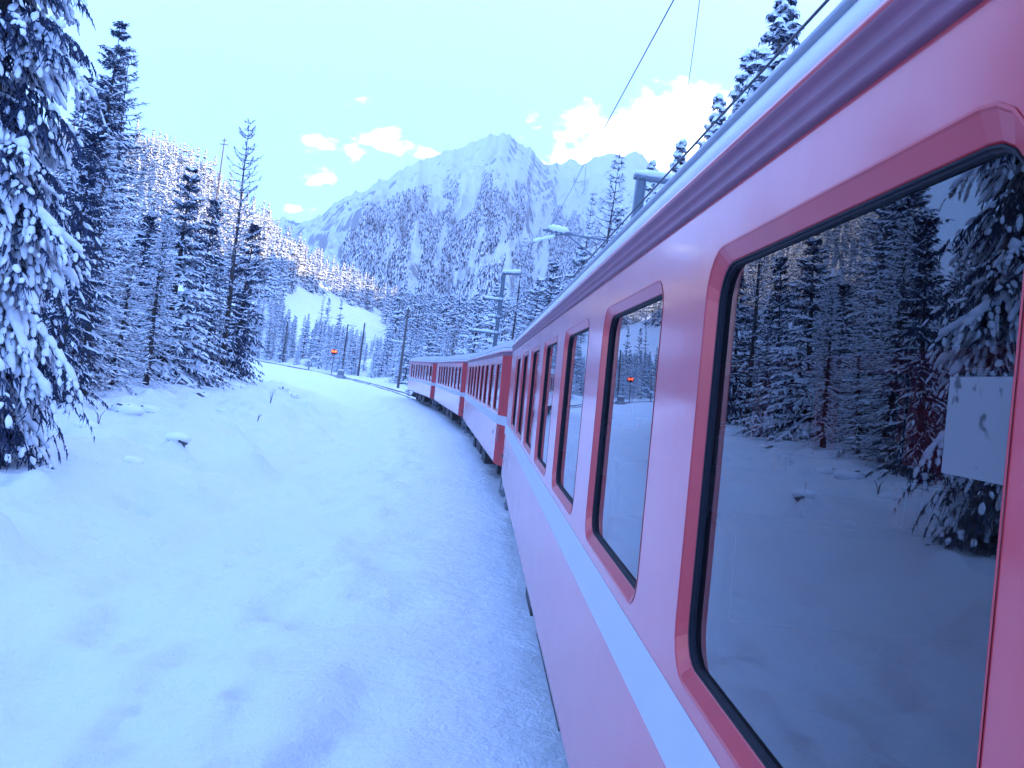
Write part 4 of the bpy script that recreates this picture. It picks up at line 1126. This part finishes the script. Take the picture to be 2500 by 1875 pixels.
xx = rs.uniform(-330, 240, 30000); yy = rs.uniform(120, 700, 30000)
qq = lat(xx, yy); zz = ground(xx, yy)
bx, by = pix(np.stack([xx, yy, zz], 1))
den = fbm(xx / 40, yy / 40, 77, 3)
for i in range(len(xx)):
    x, y, q = xx[i], yy[i], qq[i]
    if q < 45: continue
    if not (120 < bx[i] < 1560): continue
    if x > 10 and (x > 165 or y < 150): continue
    if -26 < by[i] - (735 + (bx[i] - 739) * .31) < 24 and 712 < bx[i] < 935: continue
    if y > 480 and x < -60 and rs.rand() < .5: continue
    mline = 735 + (bx[i] - 739) * .31
    if 690 < bx[i] < 950 and by[i] > mline:
        if pix([(x, y, zz[i] + 12)])[1][0] < mline + 14: continue
    if den[i] < -.35: continue
    tpx, tpy = pix([(x, y, zz[i] + 13.5)])
    if tpx[0] > 620 and tpy[0] < np.interp(tpx[0], [620, 640, 700, 791, 860, 938, 1000, 1060, 1200, 1300, 1560], [470, 495, 575, 632, 660, 700, 735, 740, 640, 560, 440]): continue
    k = 'farl' if rs.rand() < (.03 if bx[i] < 960 else .5) else ('far1' if rs.rand() < .5 else 'far2')
    pts[k].append((x, y, zz[i] - .1)); n_ok += 1
    if n_ok > 5200: break
def proto_source(kind, x, y, H, label, group):
    r_ = put_tree(kind, x, y, H, label, group); return [c for c in r_.children]
for k, lab, lb, nm in (('far1', 'far-off wood of broad snowy spruces on the valley sides', 'snowy broad spruce on the rise behind the far belt of trees', 'spruce_wood'), ('far2', 'far-off wood of narrow snowy spruces on the valley sides', 'snowy narrow spruce on the rise behind the far belt of trees', 'spruce_wood'),
                   ('farl', 'far-off wood of bare brownish larches on the valley sides', 'bare larch on the rise behind the far belt of trees', 'larch_wood')):
    p = pts[k]; x, y = track(190 + 9 * len(k), 30 + 4 * ord(k[-1]) % 17)
    src = proto_source(k, x, y, 11, lb, 'trees beyond the far curve')
    stuff(nm, p, rs.uniform(.75, 1.35, len(p)), rs.uniform(0, 6.28, len(p)), src, lab)

# tiny trees on the far mountain, merged into one mass
TL = [(560, 600), (690, 552), (760, 522), (860, 503), (970, 486), (1075, 452), (1130, 430), (1200, 424), (1250, 440), (1300, 474), (1360, 470), (1420, 480), (1500, 500), (1600, 480), (1800, 560), (2500, 700)]
ta_ = np.array([ang(*p)[0] for p in TL]); te_ = np.array([ang(*p)[1] for p in TL])
NA, NTT = len(MA), len(MT)
NC = 220000
a_s = rs.uniform(-.34, .26, NC); t_s = rs.uniform(.04, .97, NC) ** .75
fi = np.interp(a_s, MA, np.arange(NA)); fj = t_s * 189
i0 = fi.astype(int); j0 = np.minimum(fj.astype(int), 188); fa = fi - i0; fb = fj - j0
def bil(G): return (G[j0, i0] * (1 - fa) + G[j0, i0 + 1] * fa) * (1 - fb) + (G[j0 + 1, i0] * (1 - fa) + G[j0 + 1, i0 + 1] * fa) * fb
tx_, ty_, tz_ = bil(XX), bil(YY), bil(ZZ)
el = (tz_ - CAM[2]) / ty_
edge = np.interp(a_s, ta_, te_)
dn = fbm(a_s * 55, t_s * 3.5, 91, 4) + .35 * fbm(a_s * 18, t_s * 2, 95, 2)
below = edge - el
mpx, mpy = pix(np.stack([tx_, ty_, tz_], 1))
chute = np.zeros(NC, bool)
for (x0, y0, x1, y1, w_) in ((1105, 690, 1300, 575, 17), (1262, 440, 1215, 640, 11), (1085, 560, 1065, 650, 9), (1130, 455, 1100, 560, 8), (975, 560, 930, 650, 10), (1180, 560, 1150, 640, 9), (1010, 500, 985, 560, 7)):
    u_ = np.clip(((mpx - x0) * (x1 - x0) + (mpy - y0) * (y1 - y0)) / ((x1 - x0) ** 2 + (y1 - y0) ** 2), 0, 1)
    chute |= np.hypot(mpx - x0 - u_ * (x1 - x0), mpy - y0 - u_ * (y1 - y0)) < w_ * rs.uniform(.6, 1.3, NC)
keep = ~chute & (below > -.004) & (dn > -.10 + .30 * (1 - smooth(below, 0, .05)) ) & (rs.uniform(size=NC) < .15 + .55 * smooth(below, -.004, .06))
tx_, ty_, tz_ = tx_[keep], ty_[keep], tz_[keep]; nT = min(len(tx_), 38000)
tx_, ty_, tz_ = tx_[:nT], ty_[:nT], tz_[:nT]
Vt = []; Tt = []; Mi = []
hh = rs.uniform(4.5, 11, nT) * (.75 + .25 * (ty_ < 1700)); wr = hh * rs.uniform(.15, .22, nT)
for lev, (z0, z1, k) in enumerate(((-.05, .55, 1.0), (.30, .80, .72), (.58, 1.0, .46))):
    n = 5; ph = rs.uniform(0, 6.28, nT); V = []
    for j in range(n):
        an = ph + 6.283 * j / n; rj = wr * k * rs.uniform(.75, 1.2, nT)
        V.append(np.stack([tx_ + rj * np.cos(an), ty_ + rj * np.sin(an), tz_ + hh * (z0 + rs.uniform(-.04, .04, nT))], 1))
    V.append(np.stack([tx_, ty_, tz_ + hh * z1], 1)); V = np.stack(V, 1); off = sum(len(v) for v in Vt)
    T = np.array([(j, (j + 1) % n, n) for j in range(n)])
    Vt.append(V.reshape(-1, 3)); Tt.append((T[None] + (np.arange(nT) * (n + 1))[:, None, None]).reshape(-1, 3) + off)
    Mi.append((rs.uniform(size=nT * n) < .52).astype(int))
mf = link('mountain_forest', tri_mesh('mountain_forest', np.concatenate(Vt), np.concatenate(Tt), [m_needle, m_treesnow], np.concatenate(Mi)))
tag(mf, 'dark conifer wood scattered over the far mountain flank', 'forest', kind='stuff')

# ------------------------------------------------------------------ rocks and stalks at the forest edge
ROCKS = [((300, 1000), 25, .45, 'dark rock with snow hat at the foot of the left grove, leftmost'), ((355, 1002), 24, .38, 'squarish dark rock with snow hat at the grove edge'),
         ((490, 965), 36, .40, 'snow-hatted rock below the slender bare larch'), ((580, 945), 44, .5, 'snow-hatted rock below the dark end spruce'), ((540, 1003), 29, .2, 'small half-buried stone alone in the snow slope'),
         ((435, 1072), 19.5, .30, 'low boulder under rounded snow, middle of the left snow slope'), ((318, 1128), 16, .26, 'small boulder under pointed snow, nearer on the left snow slope'),
         ((205, 1040), 20, .30, 'dark stone with snow hat right beside the biggest spruce'), ((715, 970), 62, .45, 'dark boulder in the hollow left of the culvert wall'), ((690, 950), 72, .4, 'dark stone farther back in the hollow, near the forest end')]
def hit(px, py):
    d = np.concatenate([np.arange(3, 40, .05), np.arange(40, 160, .25)]); r = ray(px, py); P = CAM + r * (d / r[1])[:, None]
    g = ground(P[:, 0], P[:, 1]); i = int(np.argmax(P[:, 2] <= g)); return P[i, 0], P[i, 1]
for k, (pxl, d, r, lab) in enumerate(ROCKS):
    x, d = hit(*pxl); root = empty('rock', (x, d, gz(x, d) - r * .22), rnd.uniform(-.4, .4))
    r *= .72; mb = MB(); mb.blob((0, 0, r * (.10 if r > .24 else -.22)), r * .85, r * .75, r * .62, 20 + k, .36, 9, 6); mb.obj('stone', m_rock, root)
    mb = MB(); mb.blob((0, r * .42, r * .22), r * 1.35, r * 1.2, r * .62, 50 + k, .07, 14, 8); mb.obj('snow_cap', m_snowtop, root, True)
    tag(root, lab, 'rock')
STALKS = [((628, 1030), 24, .35, 'lone dry stalk poking from the snow below the rocks'), ((240, 1035), 19, .4, 'dry stalk poking from the snow by the biggest spruce'), ((660, 985), 50, .7, 'thin dry stems by the hollow near the far track')]
for (pxl, d, h, lab) in STALKS:
    x, d = hit(*pxl); mb = MB(); z = gz(x, d)
    for j in range(3):
        a = rnd.uniform(0, 6.28); mb.tube([(x, d, z - .05), (x + .05 * math.cos(a), d + .05 * math.sin(a), z + h * .5), (x + .16 * math.cos(a), d + .12 * math.sin(a), z + h * rnd.uniform(.7, 1))], [.012, .009, .004], 5)
    tag(mb.obj('dry_stalk', m_twig), lab, 'plant')

# ------------------------------------------------------------------ haze
hb = MB(); hb.box(-3600, 5600, -420, 5200, -30, 2600)
hm = bpy.data.materials.new('haze'); hm.use_nodes = True
t = hm.node_tree; t.nodes.clear()
pv = N(t, 'ShaderNodeVolumePrincipled', inp={'Color': (0.92, 0.94, 1.0, 1), 'Density': HAZE, 'Anisotropy': 0.2})
ho = N(t, 'ShaderNodeOutputMaterial'); t.links.new(pv.outputs[0], ho.inputs['Volume'])
tag(hb.obj('haze', hm), 'thin cold air haze filling the valley', 'haze', kind='stuff')
